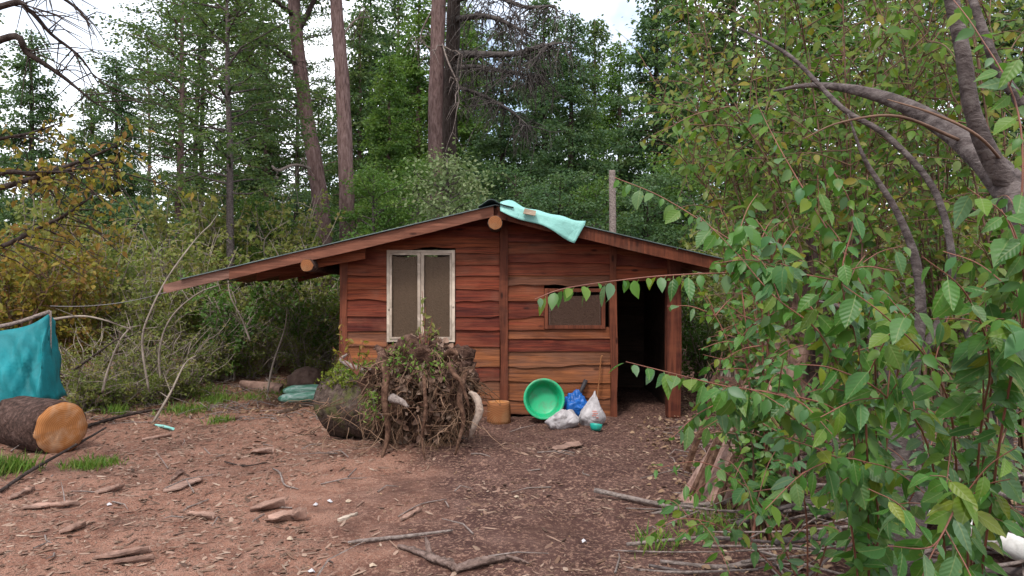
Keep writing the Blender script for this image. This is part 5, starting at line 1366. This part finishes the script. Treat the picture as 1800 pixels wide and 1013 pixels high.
tot['c'] = bush('leafy_bush', 'dense dark green bush in front of the broken trunk', b, [
    [b, b + Vector((-.25, -.1, .5)), b + Vector((-.55, -.2, .75)), b + Vector((-.85, -.3, .75))],
    [b, b + Vector((-.1, -.2, .6)), b + Vector((-.3, -.3, 1.0)), b + Vector((-.6, -.4, 1.15))],
    [b, b + Vector((.1, -.2, .7)), b + Vector((.1, -.3, 1.2)), b + Vector((-.1, -.4, 1.6))],
    [b, b + Vector((-.3, .1, .3)), b + Vector((-.6, .1, .4)), b + Vector((-.8, .1, .3))],
    [b, b + Vector((.2, -.3, .4)), b + Vector((.3, -.5, .8)), b + Vector((.2, -.6, 1.1))]], .085, .042, M['leaf_near'], 260, sub=6, sublen=.38, r0=.005)
# taller bushes and young trees behind: procedural shoots leaning left
def tall_bush(label, px, D, H, nst, spread, leaf, spacing, mat, objs, sub, lean=-.5, stem='stem_brown', sublen=.55):
    b = gb(px, D); paths = []
    for i in range(nst):
        a = rng.uniform(0, 2 * pi); s = spread * rng.uniform(.3, 1); h = H * rng.uniform(.6, 1.08)
        dx, dy = cos(a) * s + lean * s, sin(a) * s * .7
        paths.append([b + Vector((rng.normal(0, .06), rng.normal(0, .06), 0)), b + Vector((dx * .2, dy * .2, h * .4)), b + Vector((dx * .55, dy * .55, h * .78)), b + Vector((dx, dy, h))])
    return bush('tall_bush', label, b, paths, leaf, spacing, M[mat], objs, 'broad', 'tall broad-leaved bushes on the right', stem, sub, sublen, .010, .5, .12)
tot['d'] = tall_bush('tall green bush whose sprays hang over the right roof end', 1400, 5.4, 3.9, 9, .95, .085, .06, 'leaf_mid', 150, 24, -.35)
tot['e'] = tall_bush('tall green bush arching over the grey branch', 1500, 4.9, 3.9, 9, .95, .085, .06, 'leaf_mid', 150, 24, -.3)
tot['f'] = tall_bush('tall yellowish green bush behind the grey forked tree', 1660, 5.6, 4.4, 9, 1.1, .085, .06, 'leaf_mid', 120, 24, -.2)
tot['g'] = tall_bush('tall bush filling the upper right corner', 1800, 4.6, 3.9, 9, .95, .085, .06, 'leaf_mid', 120, 22, -.2)
tot['h'] = tall_bush('far tall bush with sprays reaching towards the dark conifer', 1330, 7.2, 5.4, 10, 1.35, .085, .065, 'leaf_mid', 100, 26, -.35, sublen=.7)
tot['i'] = tall_bush('far tall bush behind the grey branch', 1460, 7.4, 5.6, 10, 1.4, .085, .065, 'leaf_mid', 80, 26, -.2, sublen=.7)
tot['j'] = tall_bush('far tall bush in the upper right thicket', 1640, 7.8, 6.0, 10, 1.5, .085, .07, 'leaf_mid', 60, 26, -.2, sublen=.7)
tot['k'] = tall_bush('low bush beside the white log', 1740, 4.3, 1.0, 8, .6, .07, .05, 'leaf_near', 120, 5, -.1, sublen=.3)
tot['m'] = tall_bush('slim leafy bush hiding the ground just past the right cabin post', 1345, 4.5, 2.1, 8, .5, .085, .05, 'leaf_near', 200, 9, -.45, 'stem_red', .35)
tot['l'] = tall_bush('low bush at the edge of the path near the door', 1330, 4.5, 1.0, 9, .5, .07, .045, 'leaf_near', 150, 5, -.1, sublen=.3)
# tree off to the left whose boughs hang into the picture
lt = empty('overhanging_tree', Vector((-4.9, 5.6, gz(-4.9, 5.6) - .1)), 0, 'dark boughs with rusty yellow leaves hanging in from the left edge', 'tree')
gpath([lt.location, Vector((-4.9, 5.6, 1.5)), Vector((-4.8, 5.6, 3.2)), Vector((-4.85, 5.65, 5.0)), Vector((-4.8, 5.6, 6.6))], [.16, .13, .11, .08, .03], 'trunk', M['bark_dark'], lt, 14)
lbm = MB()
def bough(pts, rr, nlv, lsz, tw):
    p = smooth_path([Vector(c) - Vector(lt.location) for c in pts], 7); mb = MB(); mb.tube(p, lerp_r(rr, len(p)), 7, jit=.08)
    for j in range(tw):
        i = rng.integers(len(p) // 4, len(p)); q0 = p[i]; d = rdir(1)[0] * (1, .6, .6) + np.array([.4, 0, -.2]); L = rng.uniform(.2, .55)
        tp_ = np.array([q0, q0 + d * L * .5, q0 + d * L + (0, 0, -.06)]); mb.tube(tp_, [.005, .004, .002], 4, cap=False)
        if nlv:
            k = nlv; s = rng.uniform(.2, 1.05, k); pos = q0 + np.outer(s * L, d) + rng.normal(0, .03, (k, 3)); leaves(lbm, pos, rdir(k) * .8 + (0, 0, -.6), rdir(k) + (0, -.3, .5), lsz * rng.uniform(.6, 1.25, k), OV_S, OV_ST, np.full(k, .8))
    mb.build('bough', M['bark_dark'], lt, True)
T0 = lambda z: Vector((-4.85, 5.62, z))
bough([T0(2.1), P(0, 330, 5.2), P(70, 310, 5.1), P(150, 280, 5.0), P(230, 245, 5.0)], [.05, .022, .018, .012, .004], 9, .055, 26)
bough([T0(2.0), P(-20, 312, 4.9), P(60, 306, 4.9), P(140, 298, 4.9), P(210, 282, 5.0)], [.04, .018, .014, .010, .004], 9, .055, 22)
bough([T0(1.7), P(-20, 440, 5.2), P(60, 405, 5.2), P(120, 375, 5.2), P(175, 335, 5.3)], [.04, .018, .014, .010, .004], 9, .055, 26)
bough([T0(2.4), P(-20, 250, 5.6), P(50, 235, 5.6), P(110, 215, 5.6)], [.03, .014, .010, .004], 7, .05, 12)
bough([T0(2.9), P(0, 70, 5.0), P(50, 95, 5.0), P(110, 135, 5.1), P(165, 180, 5.2)], [.045, .024, .02, .014, .005], 0, .05, 16)
bough([T0(3.3), P(0, 12, 5.0), P(50, 18, 5.0), P(90, 60, 5.1), P(140, 100, 5.2), P(175, 150, 5.3)], [.045, .022, .016, .012, .009, .003], 0, .05, 26)
bough([T0(3.6), P(20, -40, 5.2), P(90, -15, 5.2), P(140, 20, 5.3), P(165, 60, 5.3)], [.045, .02, .014, .009, .003], 0, .05, 22)
lbm.build('crown', M['leaf_autumn'], lt)
print('LEAVES', tot, 'objects', len(bpy.data.objects))
